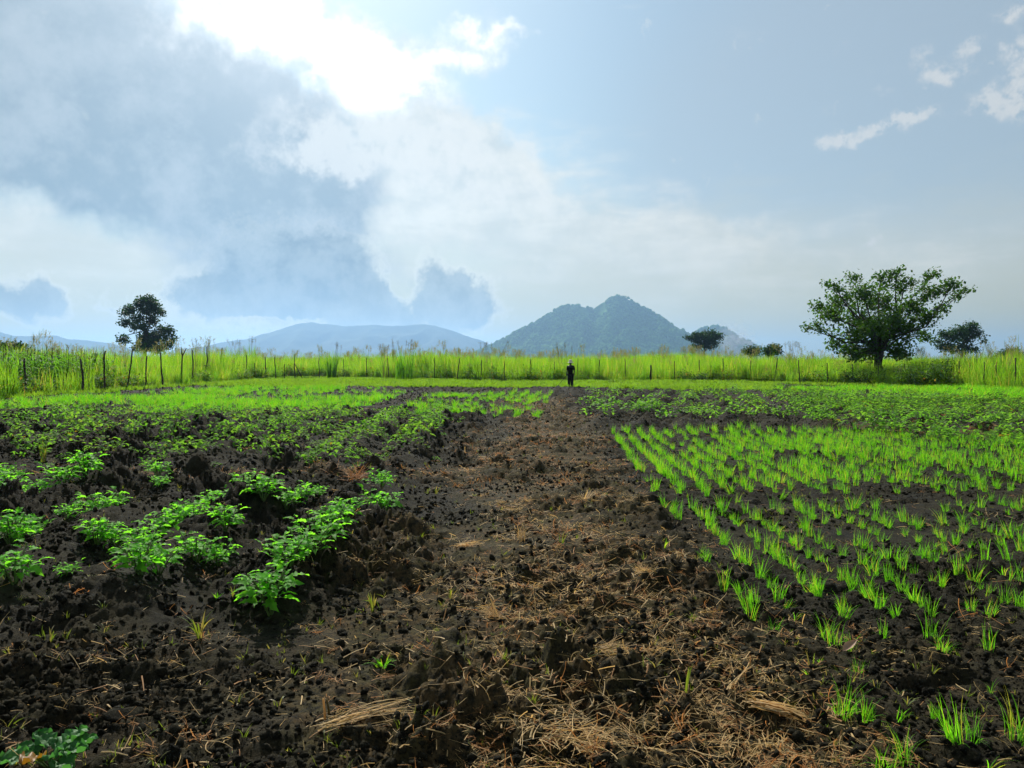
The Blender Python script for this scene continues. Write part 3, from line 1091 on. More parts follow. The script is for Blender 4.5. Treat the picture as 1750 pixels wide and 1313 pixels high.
def herb_strip():
    r = np.random.default_rng(43)
    protos = []
    for q in range(4):
        mb = MB()
        V, Q = blades(r, 40, 0.28, 0.22, 0.6, 0.02, 2, 0.6)
        mb.add(V, Q)
        protos.append(mb.mesh('herb_tuft', M['low_herb']))
    x = r.uniform(-24, 30, 26000)
    y = r.uniform(36, 88, 26000)
    inF = inside(FIELD, x, y)
    k = inside(HERB, x, y) & inF
    # fringe along the fence
    shr = [(a * 0.955, b - (1.9 if b > 40 else 0)) for a, b in FIELD]
    k |= inF & ~inside(shr, x, y)
    k |= inF & (y > 62) & (fbm(x * .2, y * .2, 77, 2) > .35)
    k &= ~inside(RICE_FR, x, y)
    x, y = x[k], y[k]
    n = len(x)
    rot = np.stack([np.zeros(n), np.zeros(n), r.uniform(0, 6.28, n)], 1)
    scatter('low_herbs', protos, np.stack([x, y, H(x, y) - .01], 1), rot, r.uniform(.6, 1.5, n), r.integers(0, 4, n),
            'pale green low herbs along the foot of the fence', 'herbs')


herb_strip()


def fence_herbs():
    r = np.random.default_rng(47)
    md = leaf_mat('fence_herb', (0.045, 0.13, 0.016), (0.12, 0.20, 0.025), 0.5, (1.8, 1.8, 0.6), 0.65, 0.12, 0.5, dry=(0.20, 0.11, 0.04), dry_amt=0.12)
    protos = []
    for q in range(5):
        mb = MB()
        for k in range(60):
            c = np.array([r.normal(0, .22), r.normal(0, .22), abs(r.normal(.38, .25))])
            d = np.array([r.normal(), r.normal(), r.normal(.1, .5)])
            m3 = rot_to(d, (r.normal() * .4, r.normal() * .4, 1))
            V, Q = leaf_shape(r.uniform(.10, .2), r.uniform(.05, .09), False, .3, .25)
            mb.add(V @ m3.T + c, Q)
        V, Q = blades(r, 22, .95, .3, .5, .02, 4, .6, .6, 1.6)
        mb.add(V, Q)
        protos.append(mb.mesh('herb_clump', md))
    pts = []
    for (x0, y0), (x1, y1) in zip(FIELD[1:14], FIELD[2:15]):
        L = math.hypot(x1 - x0, y1 - y0)
        for k in range(int(L * 5)):
            t = r.random()
            pts.append((x0 + (x1 - x0) * t, y0 + (y1 - y0) * t))
    P = np.array(pts)
    nx = np.where(P[:, 0] < -22, -1.0, np.where(P[:, 0] > 18, .7, 0))
    P[:, 0] += nx * r.uniform(-.1, 1.2, len(P))
    P[:, 1] += np.where(np.abs(P[:, 0]) < 22, 1.0, .4) * r.uniform(-.2, 1.2, len(P))
    k = fbm(P[:, 0] * .35, P[:, 1] * .35, 91, 3) > .47
    P = P[k]
    n = len(P)
    rot = np.stack([np.zeros(n), np.zeros(n), r.uniform(0, 6.28, n)], 1)
    scatter('fence_herbs', protos, np.stack([P[:, 0], P[:, 1], np.full(n, -.06)], 1), rot, r.uniform(.6, 1.5, n), r.integers(0, 5, n),
            'darker leafy weeds at the foot of the tall grass', 'weeds')


fence_herbs()


# ------------------------------------------------------------------ the post fence
def post_mesh(r, h, rad, forked=False, brace=None):
    mb = MB()
    n = 7
    t = np.linspace(0, 1, n)
    wob = np.cumsum(r.normal(0, 0.030, (n, 2)), axis=0) * h * 0.45
    lean = r.normal(0, 0.04, 2) * h
    P = np.stack([wob[:, 0] + lean[0] * t, wob[:, 1] * .6 + lean[1] * t, -0.25 + (h + .25) * t], 1)
    P[:, :2] -= P[1, :2]
    Rr = rad * (1.15 - 0.35 * t) * r.uniform(.85, 1.15, n)
    if forked:
        mid = P[5]
        mb.tube(P[:6], Rr[:6], 7)
        mb.tube([mid - [0, 0, .05], mid + [.10, 0, .12], mid + [.26, 0.02, h * .17]], [rad * .8, rad * .7, rad * .5], 6)
        mb.tube([mid - [0, 0, .05], mid + [-.07, 0, .12], mid + [-.10, 0.0, h * .19]], [rad * .8, rad * .65, rad * .45], 6)
    else:
        mb.tube(P, Rr, 7)
        if r.random() < .35:
            k = P[3]
            mb.tube([k, k + [r.choice([-1, 1]) * .08, 0, .10]], [rad * .6, rad * .3], 5)
    if brace:
        top = P[4]
        mb.tube([top, (brace, -0.1, 0.0)], [rad * .7, rad * .8], 6)
    return mb.mesh('post', M['post'])


POSTS = [(46, 612, 677, 1.25), (95, 613, 669, 1.0), (141, 613, 672, 1.4), (180, 599, 670, 1.2), (217, 595, 667, .95), (249, 608, 666, 1.0), (278, 602, 663, 1.1),
         (310, 594, 660, 1.2), (331, 598, 657, 1.15), (351, 592, 655, 1.25), (376, 594, 652, 1.3), (400, 612, 651, 1.0), (420, 606, 650, 1.1), (438, 620, 650, 1.0),
         (455, 610, 649, 1.2), (471, 610, 649, 1.0), (486, 622, 649, 1.0), (504, 605, 648, 1.1), (546, 612, 648, 1.0), (587, 614, 648, 1.0), (627, 612, 648, 1.15),
         (664, 612, 649, 1.15), (702, 612, 650, 1.0), (743, 611, 651, 1.2), (782, 612, 652, 1.2), (822, 615, 653, 1.2), (863, 617, 653, 1.0), (906, 614, 653, 1.3),
         (945, 618, 653, .9), (987, 612, 653, 1.0), (1025, 615, 653, 1.5), (1068, 613, 653, 1.15), (1112, 624, 654, 2.0), (1153, 617, 654, 1.15), (1196, 615, 653, 1.0),
         (1237, 612, 653, 1.2), (1281, 616, 654, 1.0), (1325, 612, 655, 1.5), (1367, 615, 658, 1.15), (1414, 620, 659, 1.1), (1456, 622, 659, 1.0), (1500, 622, 660, 1.0),
         (1547, 622, 661, 1.2), (1594, 620, 662, 1.0), (1614, 620, 663, 1.0), (1638, 617, 665, 1.3), (1657, 620, 665, 1.0), (1680, 618, 667, 1.0), (1703, 618, 668, 1.2), (1735, 611, 670, 1.2),
         (1775, 611, 673, 1.2), (1820, 611, 676, 1.2)]
FENCE_PTS = []


def build_fence():
    r = np.random.default_rng(51)
    root = link('post_fence', None, loc=(0, 0, 0))
    tag(root, 'rustic fence of crooked dark branch posts around the field', 'fence')
    tops = []
    for i, (px, pt, pb, th) in enumerate(POSTS):
        x, y = at_ground(px, pb, -0.02)
        h = at_depth(px, pt, y).z
        o = link('post', post_mesh(r, h, 0.042 * th * (1 if px < 520 or px == 1112 else .8), forked=(px == 310), brace=(0.8 if px == 504 else None)), root, loc=(x, y, -0.02))
        if px == 310:
            o['label'] = 'post forked at its top like a letter Y'
        if px == 504:
            o['label'] = 'post with a slanting brace'
        if px == 1112:
            o['label'] = 'thick short dark post'
        FENCE_PTS.append((x, y, h))
    for zf in (0.45, 0.75):
        mb = MB()
        for (a, b) in zip(FENCE_PTS[:-1], FENCE_PTS[1:]):
            A = np.array([a[0], a[1], 1.9 * zf])
            B = np.array([b[0], b[1], 1.9 * zf])
            Pm = [A * (1 - t) + B * t - np.array([0, 0, 0.10 * math.sin(t * math.pi)]) for t in np.linspace(0, 1, 5)]
            mb.tube(Pm, [0.0022] * 5, 3, False)
        link('wire', mb.mesh('wire', M['wire']), root)
    x, y = at_ground(24, 673)
    mb = MB()
    mb.tube([(0, 0, -.1), (0.01, 0, .12), (0, 0.01, .3), (.02, 0, .44)], [.2, .16, .13, .11], 9)
    mb.tube([(0, 0, .22), (.15, 0, .36)], [.06, .04], 6)
    o = link('tree_stump', mb.mesh('tree_stump', M['post']), loc=(x, y, 0))
    tag(o, 'short dark tree stump beside the first fence post near the maize', 'stump')


build_fence()


# ------------------------------------------------------------------ trees
def build_tree(name, label, px_base, Y, clusters, leaf, n_leaf, mat, trunk_r, trunk_top, seed, group=None, base_z=-0.1, twig=True, fork=None, flat=0.75, per=10, shrink=.92):
    """clusters: (px, py, depth offset, radius px) of the leaf masses; limbs run from the trunk to each of them"""
    r = np.random.default_rng(seed)
    base = at_depth(px_base, HOR, Y)
    bx = base.x
    root = link(name, None, loc=(bx, Y, base_z))
    tag(root, label, 'tree', group)
    tr, lf_ = MB(), MB()
    top = at_depth(trunk_top[0], trunk_top[1], Y) - Vector((bx, Y, base_z))
    tp = np.array([0, 0, 0.0])
    tt = np.array(top)
    pts = [tp + (tt - tp) * t + np.array([r.normal(0, .1), r.normal(0, .1), 0]) * trunk_r * 2 * (t > 0) for t in np.linspace(0, 1, 5)]
    tr.tube(pts, trunk_r * np.array([1.5, 1.05, .95, .85, .75]), 9)
    tot = sum(c[3] ** 2 for c in clusters)
    LV = []
    limbs = []
    for (px, py, dy, rp) in clusters:
        c = np.array(at_depth(px, py, Y + dy) - Vector((bx, Y, base_z)))
        rad = rp / FPX * (Y + dy) * shrink
        st = pts[-1] if r.random() < .75 else pts[-2]
        mid = st * 0.5 + c * 0.5 + np.array([r.normal(0, .12), r.normal(0, .12), -0.06 + r.normal(0, .05)]) * np.linalg.norm(c - st)
        ln = [st, st * .6 + mid * .4, mid, mid * .45 + c * .55 + r.normal(0, .1, 3) * rad, c]
        r0 = trunk_r * min(.6, .22 + 0.5 * rad / (trunk_r * 14))
        limb = MB()
        limb.tube(ln, np.linspace(r0, r0 * .25, 5), 6)
        limbs.append(limb)
        m_ = max(20, int(n_leaf * rp ** 2 / tot))
        nt_ = max(3, m_ // per)
        # twigs fan out of the limb end; leaves sit in sprays along them
        for k in range(nt_):
            d = r.normal(0, 1, 3)
            d /= np.linalg.norm(d)
            q = r.random() ** 0.5
            e = c + d * rad * q * np.array([1, 1, flat])
            e[2] += 0.05 * rad
            if twig and k % 3 == 0:
                s_ = c * .75 + mid * .25
                limb.tube([s_, (s_ + e) / 2 + r.normal(0, .05, 3) * rad, e], [r0 * .2, r0 * .13, r0 * .05], 4, False)
            nl = int(per * r.uniform(.5, 1.5))
            pos = e + r.normal(0, 1, (nl, 3)) * leaf * np.array([.95, .95, .65])
            LV.append(pos)
    C = np.concatenate(LV)
    n = len(C)
    # leaves: kites hanging at many angles
    th = r.uniform(0, 2 * np.pi, n)
    tilt = r.normal(-0.35, 0.55, n)
    dr = np.stack([np.cos(th) * np.cos(tilt), np.sin(th) * np.cos(tilt), np.sin(tilt)], 1)
    rnd = r.normal(0, 1, (n, 3)) * 0.5 + np.array([0, 0, 1.0])
    sd = np.cross(dr, rnd)
    sd /= np.linalg.norm(sd, axis=1)[:, None]
    nr = np.cross(sd, dr)
    L = leaf * r.uniform(.65, 1.35, n)[:, None]
    a = C - dr * L * .5
    b = C + sd * L * .3 + nr * L * .06
    c2 = C + dr * L * .5
    d2 = C - sd * L * .3 + nr * L * .06
    V = np.stack([a, b, c2, d2], 1).reshape(-1, 3)
    Q = np.arange(n * 4).reshape(-1, 4)
    Tt = np.concatenate([Q[:, [0, 1, 2]], Q[:, [0, 2, 3]]])
    lf_.add(V, None, Tt)
    tk = link('trunk', tr.mesh('trunk', M['bark']), root)
    for lb in limbs:
        link('limb', lb.mesh('limb', M['bark']), tk)
    link('crown', lf_.mesh('crown', mat, False), root)
    return root


build_tree('fig_tree', 'big spreading broad-leaved tree with open crown behind the fence', 1503, 60, [
    (1500, 560, 0, 46), (1455, 570, 0.5, 40), (1545, 565, -0.5, 42), (1425, 540, -1, 30), (1398, 528, 1, 20), (1382, 560, 0, 11),
    (1400, 560, -1.2, 16), (1440, 515, 1.4, 32), (1428, 492, 0, 16), (1412, 486, 0.4, 8), (1475, 500, -1.2, 34), (1462, 476, 0.8, 15), (1510, 515, 1.8, 36),
    (1505, 480, 0.6, 22), (1532, 468, -0.4, 20), (1545, 490, -1.6, 24), (1560, 525, 0.8, 34), (1590, 500, 0.2, 28), (1594, 472, 1.2, 17),
    (1625, 490, -0.6, 22), (1648, 496, 0.2, 13), (1636, 508, 0.8, 12), (1612, 530, 0.6, 15), (1585, 545, -1.0, 24), (1580, 575, 0.8, 18), (1540, 598, -0.6, 24), (1480, 598, 0.4, 34),
    (1432, 592, 0.8, 22), (1450, 605, -1.2, 20), (1510, 590, 2.4, 30), (1490, 560, -2.6, 36), (1530, 540, -2.4, 30), (1470, 540, 2.6, 30), (1552, 608, 0.3, 9), (1462, 608, -.6, 18), (1528, 606, -.8, 18), (1485, 606, 1.2, 18)],
    0.26, 13500, M['tree_leaf'], 0.30, (1503, 585), 61, per=15, shrink=.82)
build_tree('shade_tree', 'tall dark tree with a gappy crown standing behind the maize', 247, 120, [
    (250, 515, 0, 17), (238, 520, .5, 15), (262, 522, -.5, 15), (222, 530, 0, 14), (250, 532, 1, 18), (276, 536, 0, 8), (215, 536, 1, 9), (268, 530, .6, 12),
    (216, 552, 0, 12), (228, 560, .5, 9), (208, 578, 0, 10), (214, 585, .8, 8), (245, 560, -.6, 13), (262, 552, .6, 9), (280, 566, 0, 18), (268, 578, .8, 20), (290, 578, -.4, 12),
    (248, 580, .4, 19), (258, 590, -.6, 19), (284, 590, .2, 14), (240, 594, 0, 14), (270, 596, .5, 14), (236, 545, 0, 13), (258, 545, .3, 12)],
    0.38, 9000, M['tree_dark'], 0.30, (249, 565), 62, per=16, shrink=.74)
build_tree('distant_tree', 'dark round tree just behind the big spreading tree', 1643, 150, [
    (1640, 568, 0, 14), (1660, 562, .6, 14), (1625, 575, -.5, 14), (1650, 578, 1, 16), (1612, 570, 0, 8), (1672, 570, 0, 9), (1608, 592, .4, 10), (1622, 596, 0, 13),
    (1645, 596, .5, 14), (1665, 598, 0, 9), (1681, 582, 0, 5), (1600, 582, 0, 6)],
    0.45, 4500, M['tree_dark'], 0.35, (1645, 590), 63, flat=.8)
build_tree('umbrella_tree', 'flat-topped acacia in front of the mountain foot', 1203, 210, [
    (1192, 574, 0, 12), (1210, 571, .8, 13), (1224, 574, 0, 11), (1182, 578, 0, 9), (1203, 577, -1, 14), (1230, 578, .5, 7), (1216, 581, 0, 13), (1190, 584, 0, 10), (1176, 578, 0, 6), (1205, 588, 0, 13), (1222, 588, .6, 9), (1190, 592, 0, 8), (1212, 594, -.5, 9)],
    0.5, 4600, M['tree_dark'], 0.25, (1204, 594), 64, flat=.5)
build_tree('far_tree', 'small dark tree top at the far end of the fence', 1725, 190, [
    (1722, 604, 0, 9), (1733, 602, .5, 9), (1712, 606, 0, 7), (1740, 606, 0, 7), (1724, 608, 0, 10)],
    0.5, 1600, M['tree_dark'], 0.3, (1725, 612), 65, flat=.6)
build_tree('round_bush', 'dark bushy tree beside the hill smoke', 1318, 130, [(1318, 597, 0, 8), (1325, 594, .5, 7), (1310, 600, 0, 7), (1330, 602, 0, 6), (1318, 604, 0, 9)],
           0.36, 1500, M['tree_dark'], 0.22, (1318, 606), 66)
build_tree('low_bush', 'brownish dark bush left of the bushy tree', 1284, 140, [(1284, 598, 0, 9), (1275, 600, .5, 7), (1294, 600, 0, 7), (1286, 604, 0, 9)],
           0.36, 1300, M['tree_dark'], 0.2, (1284, 606), 67)
build_tree('edge_shrub', 'low dark hedge clump behind the maize top', 12, 75, [(2, 593, 0, 8), (15, 592, .5, 8), (30, 594, 0, 7), (-12, 592, 0, 9), (40, 597, 0, 5)],
           0.28, 1500, M['tree_dark'], 0.15, (12, 600), 68)


def shrub(name, label, px, py_base, Y, w_px, top_py, seed, mat, n=900, leaf=0.14, group=None):
    base = at_ground(px, py_base)
    r = np.random.default_rng(seed)
    h = at_depth(px, top_py, Y).z
    rad = w_px / FPX * Y / 2
    x0 = (px - CX) / FPX * Y
    root = link(name, None, loc=(x0, Y, 0))
    tag(root, label, 'shrub', group)
    tr, lf = MB(), MB()
    C = []
    for k in range(16):
        a = r.uniform(0, 6.28)
        q = math.sqrt(r.random()) * rad
        e = np.array([q * math.cos(a), q * math.sin(a) * .8, h * r.uniform(.35, .95) * (1 - .35 * (q / rad) ** 2)])
        tr.tube([(0, 0, -.1), e * .5 + r.normal(0, .06, 3), e], [.025, .016, .006], 5, False)
        m_ = n // 16
        tpos = r.uniform(.25, 1.05, m_)[:, None]
        C.append(e * tpos + r.normal(0, 1, (m_, 3)) * rad * np.array([.22, .22, .16]))
    C = np.concatenate(C)
    C[:, 2] = np.maximum(C[:, 2], .05)
    V, T = [], []
    for i, c in enumerate(C):
        m3 = rot_to(np.array([r.normal(), r.normal(), r.normal(.2, .5)]), (r.normal() * .3, r.normal() * .3, 1))
        L = leaf * r.uniform(.7, 1.3)
        K4 = np.array([[0, -.5, 0], [.3, 0, .05], [0, .5, 0], [-.3, 0, .05]]) * L
        V.append(K4 @ m3.T + c)
        T += [(4 * i, 4 * i + 1, 4 * i + 2), (4 * i, 4 * i + 2, 4 * i + 3)]
    lf.add(np.concatenate(V), None, T)
    link('stem', tr.mesh('stem', M['bark']), root)
    link('foliage', lf.mesh('foliage', mat, False), root)
    return root


shrub('leafy_shrub', 'dark shrub directly under the trunk of the big spreading tree', 1480, 655, 55.5, 80, 622, 71, M['tree_leaf'], 1200)
shrub('leafy_shrub', 'dense dark shrub under the outer branches beyond the big trunk', 1575, 658, 51.0, 84, 612, 72, M['tree_leaf'], 1700)
shrub('leafy_shrub', 'shrub reaching up beside the round dark tree', 1612, 660, 49.8, 52, 606, 73, M['tree_leaf'], 1300)
shrub('leafy_shrub', 'low green shrub at the fence foot below the acacia', 1195, 654, 65.5, 34, 636, 74, M['tree_leaf'], 500)
shrub('leafy_shrub', 'small bright bush past the farmer near the fence', 1052, 660, 58.0, 26, 646, 75, M['low_herb'], 400)
shrub('leafy_shrub', 'low bush leaning on the fence under the big crown', 1430, 655, 58.0, 56, 625, 76, M['tree_leaf'], 900)


def reed(px, top, base_py, Y, w_px, label, seed, heads=6, leafy=True):
    r = np.random.default_rng(seed)
    x0 = (px - CX) / FPX * Y
    h = at_depth(px, top, Y).z
    w = w_px / FPX * Y
    root = link('reed_clump', None, loc=(x0, Y, -.05))
    tag(root, label, 'reeds')
    mb = MB()
    if leafy:
        V, Q = blades(r, 130, h * .92, w * .3, .22, .05, 5, .55, .5, 2.0)
        mb.add(V, Q)
    else:
        V, Q = blades(r, 14, h * .6, w * .2, .3, .03, 4, .5, .5, 2.0)
        mb.add(V, Q)
    link('blades', mb.mesh('blades', M['tall_grass' if not leafy else 'maize']), root)
    sb = MB()
    for k in range(heads):
        b = np.array([r.normal(0, w * .18), r.normal(0, w * .18), 0])
        t = b + np.array([r.normal(0, w * .25), r.normal(0, w * .2), h * r.uniform(.86, 1.0)])
        sb.tube([b, b * .5 + t * .5 + r.normal(0, .03, 3), t], [.014, .011, .007], 4, False)
        for i in range(13):
            t0 = t - np.array([0, 0, r.uniform(0, .5)])
            e = t0 + np.array([r.normal(0, .10), r.normal(0, .10), r.uniform(.05, .16)])
            sb.tube([t0, e], [.004, .008], 3, False)
    link('seed_heads', sb.mesh('seed_heads', M['seed']), root)


reed(690, 578, 652, 70.0, 50, 'tallest leafy reed clump at the fence before the blue range', 81, 9)
reed(567, 582, 648, 80.0, 26, 'slim reed clump standing alone before the blue range peak', 82, 5)
reed(655, 583, 650, 76.0, 22, 'thin seeding stalks just beside the tallest reed clump', 83, 6, False)
reed(60, 556, 660, 46.0, 14, 'single tall seed stalk rising above the maize', 84, 1, False)
reed(408, 577, 650, 84.0, 60, 'seeding reeds above the crooked posts before the far range', 85, 9)
reed(430, 572, 650, 86.0, 20, 'darker upright reeds beside the seeding reeds', 86, 5)
reed(338, 576, 655, 62.0, 40, 'thin seeding stalks above the forked post', 87, 7, False)
reed(830, 580, 652, 72.0, 50, 'sparse seeding stalks before the saddle of the mountains', 88, 8, False)
reed(965, 585, 652, 70.0, 40, 'seeding stalks rising above the farmer', 89, 7, False)
reed(1355, 582, 655, 66.0, 55, 'pale seeding stalks between the bushes and the big tree', 90, 10, False)
reed(1695, 594, 668, 50.0, 40, 'pale seeding stalks beside the far small tree top', 91, 8, False)
reed(1200, 588, 655, 70.0, 60, 'high grass stems in front of the acacia', 92, 9, False)



# ------------------------------------------------------------------ rice
def rice_protos(r):
    out = []
    for q in range(9):
        mb = MB()
        n = int(r.integers(20, 40))
        V, Q = blades(r, n, r.uniform(.21, .28), .032 + .025 * r.random(), r.uniform(.18, .6), r.uniform(.0026, .004), 5, .7, .5, 1.8)
        mb.add(V, Q)
        V, Q = blades(r, 9, r.uniform(.10, .16), .03, .9, .0045, 4, .5, .7, 1.5)
        mb.add(V, Q)
        out.append(mb.mesh('rice_tuft', M['rice']))
    for q in range(3):
        mb = MB()
        V, Q = blades(r, 8, r.uniform(.13, .2), .02, .5, .005, 4, .5, .5, 1.6)
        mb.add(V, Q)
        out.append(mb.mesh('rice_sprig', M['rice']))
    return out


def in_view(x, y, m=40):
    px = CX + FPX * x / y
    return (px > -m) & (px < 1750 + m)


def build_rice():
    r = np.random.default_rng(101)
    pro = rice_protos(r)
    tufts = []                                   # (row, x, y, scale, kind)
    SP = 0.30
    for k in range(0, 46):
        y = 3.5 + r.uniform(0, .2)
        while y < 19.0:
            x = 1.50 + SP * k + 0.062 * (y - 5) + r.normal(0, .02)
            gap = 9.55 + 0.12 * (x - 4) + 0.4 * (float(vn(np.array([x * .8]), np.array([1.0]), 4)[0]) - .5)
            back = y > gap + .35
            pres = (.88 + .5 * min(1, max(0, (x / y - .2) / .3))) if back else 1.05
            if abs(y - gap) < .35:
                pres = .25
            if y < 5.0:
                pres = .08
            if x > 8.4 and y > 18.6 - 0.62 * (x - 8.5) - .7 and y < 20.6 - 0.62 * (x - 8.5):
                pres = .05
            nz = float(fbm(np.array([x * .9]), np.array([y * .9]), 15, 2)[0])
            pres *= .45 + 1.1 * nz
            run = float(fbm(np.array([k * 7.7]), np.array([y * .9]), 25, 2)[0])
            pres *= .35 + 1.3 * float(sst(np.array([run]), .34, .6)[0])
            if k == 0 and y < 9:
                pres *= .45
            if r.random() < pres:
                sc = (r.uniform(.8, 1.25) if back else r.uniform(.55, 1.0)) * (.8 + .4 * nz)
                kind = int(r.integers(0, 9)) if (r.random() < .82 or back) else int(r.integers(9, 12))
                tufts.append((k, x, y + r.normal(0, .03), sc, kind))
            y += r.uniform(.16, .27) if back else r.uniform(.12, .22)
    for (px, py, sc) in [(1440, 1232, 1.3), (1475, 1228, 1.0), (1510, 1320, 1.0), (1545, 1318, 1.0), (1632, 1285, 1.1), (1662, 1275, 1.0), (1735, 1265, 1.5), (1685, 1325, 1.1),
                         (1410, 1085, 1.1), (1425, 1098, 1.1), (1450, 1108, .7), (1510, 1085, .9), (1400, 1130, .5), (1595, 1090, 1.1), (1610, 1130, .8), (1690, 1110, 1.0), (1320, 1080, .8),
                         (1280, 1030, 1.1), (1265, 1012, 1.2), (1290, 1040, .9), (1465, 1150, .7), (1382, 1150, .5), (1600, 1225, .6), (1660, 1225, .7)]:
        x, y = at_ground(px, py)
        if y < 3.05:
            continue
        k = max(0, int(round((x - 1.50 - 0.062 * (y - 5)) / SP)))
        tufts.append((k, x, y, sc * .85, int(r.integers(0, 9)) if r.random() < .55 else int(r.integers(9, 12))))
    vis = [t for t in tufts if in_view(t[1], t[2], -4)]
    vis.sort(key=lambda t: math.hypot(t[1], t[2]) / t[3] ** .3)
    near, rest = vis[:300], vis[300:]
    rest += [t for t in tufts if not in_view(t[1], t[2], -4) and in_view(t[1], t[2], 350)]
    seen = {}
    near.sort(key=lambda t: (t[0], t[2]))
    rows = sorted({t[0] for t in near})
    rank = {k: i + 1 for i, k in enumerate(rows)}
    for k, x, y, sc, kind in near:
        seen[k] = seen.get(k, 0) + 1
        o = link('rice_tuft', pro[kind], loc=(x, y, hz(x, y) - .012), rot=(r.normal(0, .14), r.normal(0, .14), r.uniform(0, 6.28)), scale=(float(sc * r.uniform(.8, 1.2)), float(sc * r.uniform(.8, 1.2)), float(sc * r.uniform(.8, 1.2))))
        what = 'thin green rice sprig' if kind >= 9 else ('large green rice tuft' if sc > 1.15 else ('small green rice tuft' if sc < .8 else 'green rice tuft'))
        tag(o, '%s, %s clump from the front in %s row from the straw path' % (what, ordinal(seen[k]), ordinal(rank[k])), 'rice', 'rice tufts planted in rows')
    # everything farther: one crop
    X = [t[1] for t in rest]
    Y = [t[2] for t in rest]
    S = [t[3] for t in rest]
    I = [t[4] for t in rest]
    X, Y, S, I = map(np.array, (X, Y, S, I))
    fx, fy, fs = [], [], []

    def fill(poly, dens, s0, s1, rowdir=None, sp=.3):
        a = np.array(poly)
        x0, y0 = a.min(0)
        x1, y1 = a.max(0)
        n = int((x1 - x0) * (y1 - y0) * dens)
        x = r.uniform(x0, x1, n)
        y = r.uniform(y0, y1, n)
        if rowdir is not None:
            q = x - rowdir * y
            q = np.round(q / sp) * sp + r.normal(0, .03, n)
            x = q + rowdir * y
        k = inside(poly, x + (fbm(x * .7, y * .7, 9, 2) - .5) * 1.2, y + (fbm(x * .5, y * .5, 8, 2) - .5) * 3) & in_view(x, y, 80)
        pt = fbm(x * .35, y * .25, 14, 3)
        k &= r.random(n) < np.clip((pt - .30) * 3.2, .08, 1)
        fx.append(x[k])
        fy.append(y[k])
        fs.append(r.uniform(s0, s1, k.sum()) * (.7 + .6 * pt[k]))

    fill(RICE_L, 8, 1.0, 1.7)
    fill(RICE_C, 7, 1.0, 1.5, .16, .62)
    fill(RICE_FR, 10, 1.2, 1.8)
    fx, fy, fs = map(np.concatenate, (fx, fy, fs))
    X = np.concatenate([X, fx])
    Y = np.concatenate([Y, fy])
    S = np.concatenate([S, fs])
    I = np.concatenate([I, r.integers(0, 9, len(fx))])
    n = len(X)
    # blades of the far tufts stand a little broader, as several seedlings are set together there
    sc3 = np.stack([S * np.where(Y > 22, 1.7, 1.1), S * np.where(Y > 22, 1.7, 1.1), S], 1)
    rot = np.stack([r.normal(0, .06, n), r.normal(0, .06, n), r.uniform(0, 6.28, n)], 1)
    scatter('rice_crop', pro, np.stack([X, Y, H(X, Y) - .015], 1), rot, sc3, I, 'bright green rice of the farther plots', 'rice')


build_rice()


# ------------------------------------------------------------------ leafy vegetable plants
def crop_kinds(r, n_kinds=4):
    """each kind: leaf variants with their placement, plus a stem mesh"""
    leaves = []
    for q in range(6):
        mb = MB()
        V, Q = leaf_shape(1.0, r.uniform(.55, .72), True, r.uniform(.12, .38), r.uniform(.12, .4), r)
        mb.add(V, Q)
        leaves.append(mb.mesh('leaf', M['crop']))
    kinds = []
    for q in range(n_kinds):
        st = MB()
        put = []
        n_st = int(r.integers(5, 8))
        for s in range(n_st):
            a = s / n_st * 6.28 + r.normal(0, .35)
            ln = r.uniform(.07, .17) if s else .02
            hh = r.uniform(.12, .22)
            tip = np.array([ln * math.cos(a), ln * math.sin(a), hh])
            st.tube([(0, 0, -.03), tip * .5 + [0, 0, .02], tip], [.006, .005, .0035], 5, False)
            m_ = int(r.integers(7, 11))
            for k in range(m_):
                f = .35 + .65 * (k + 1) / m_
                o = tip * f
                b = a + k * 2.4 + r.normal(0, .4)
                el = r.uniform(-.15, .75) * (0.4 + .6 * f)
                d = np.array([math.cos(b) * math.cos(el), math.sin(b) * math.cos(el), math.sin(el)])
                pl = r.uniform(.02, .05)
                p0 = o + d * pl
                st.tube([o, p0], [.0026, .002], 4, False)
                L = r.uniform(.055, .095) * (1.1 if f < .8 else .85)
                m3 = rot_to(d, (r.normal(0, .25), r.normal(0, .25), 1))
                mat = Matrix([list(m3[0] * L) + [p0[0]], list(m3[1] * L) + [p0[1]], list(m3[2] * L) + [p0[2]], [0, 0, 0, 1]])
                put.append((int(r.integers(0, 6)), mat))
        kinds.append((put, st.mesh('stem', M['stem'])))
    return leaves, kinds


NEAR_PLANTS = [  # ridge (0 = beside the path), picture place, size
    (0, 462, 1015, 1.15), (0, 490, 985, 1.05), (0, 520, 965, 1.15), (0, 548, 940, 1.2), (0, 572, 925, 1.0), (0, 593, 893, .85), (0, 655, 862, 1.15), (0, 650, 838, .9),
    (1, 240, 975, 1.0), (1, 272, 960, .95), (1, 335, 935, 1.1), (1, 372, 930, .9), (1, 385, 905, 1.0), (1, 450, 872, 1.15), (1, 490, 862, 1.05), (1, 520, 848, .9), (1, 545, 842, .6),
    (2, 25, 970, 1.1), (2, 115, 950, .5), (2, 165, 910, 1.0), (2, 200, 905, 1.0), (2, 245, 918, 1.0), (2, 280, 890, 1.15), (2, 310, 880, 1.15), (2, 330, 890, .9), (2, 365, 852, 1.15), (2, 385, 848, .9), (2, 422, 836, .9),
    (3, 20, 915, 1.15), (3, 45, 905, 1.0), (3, 115, 888, .7), (3, 170, 870, 1.15), (3, 200, 858, .75), (3, 270, 830, .9), (3, 275, 842, .7),
    (4, 10, 862, 1.1), (4, 40, 848, .9), (4, 70, 842, 1.0), (4, 110, 836, 1.1), (4, 145, 828, 1.15), (4, 10, 830, .9)]


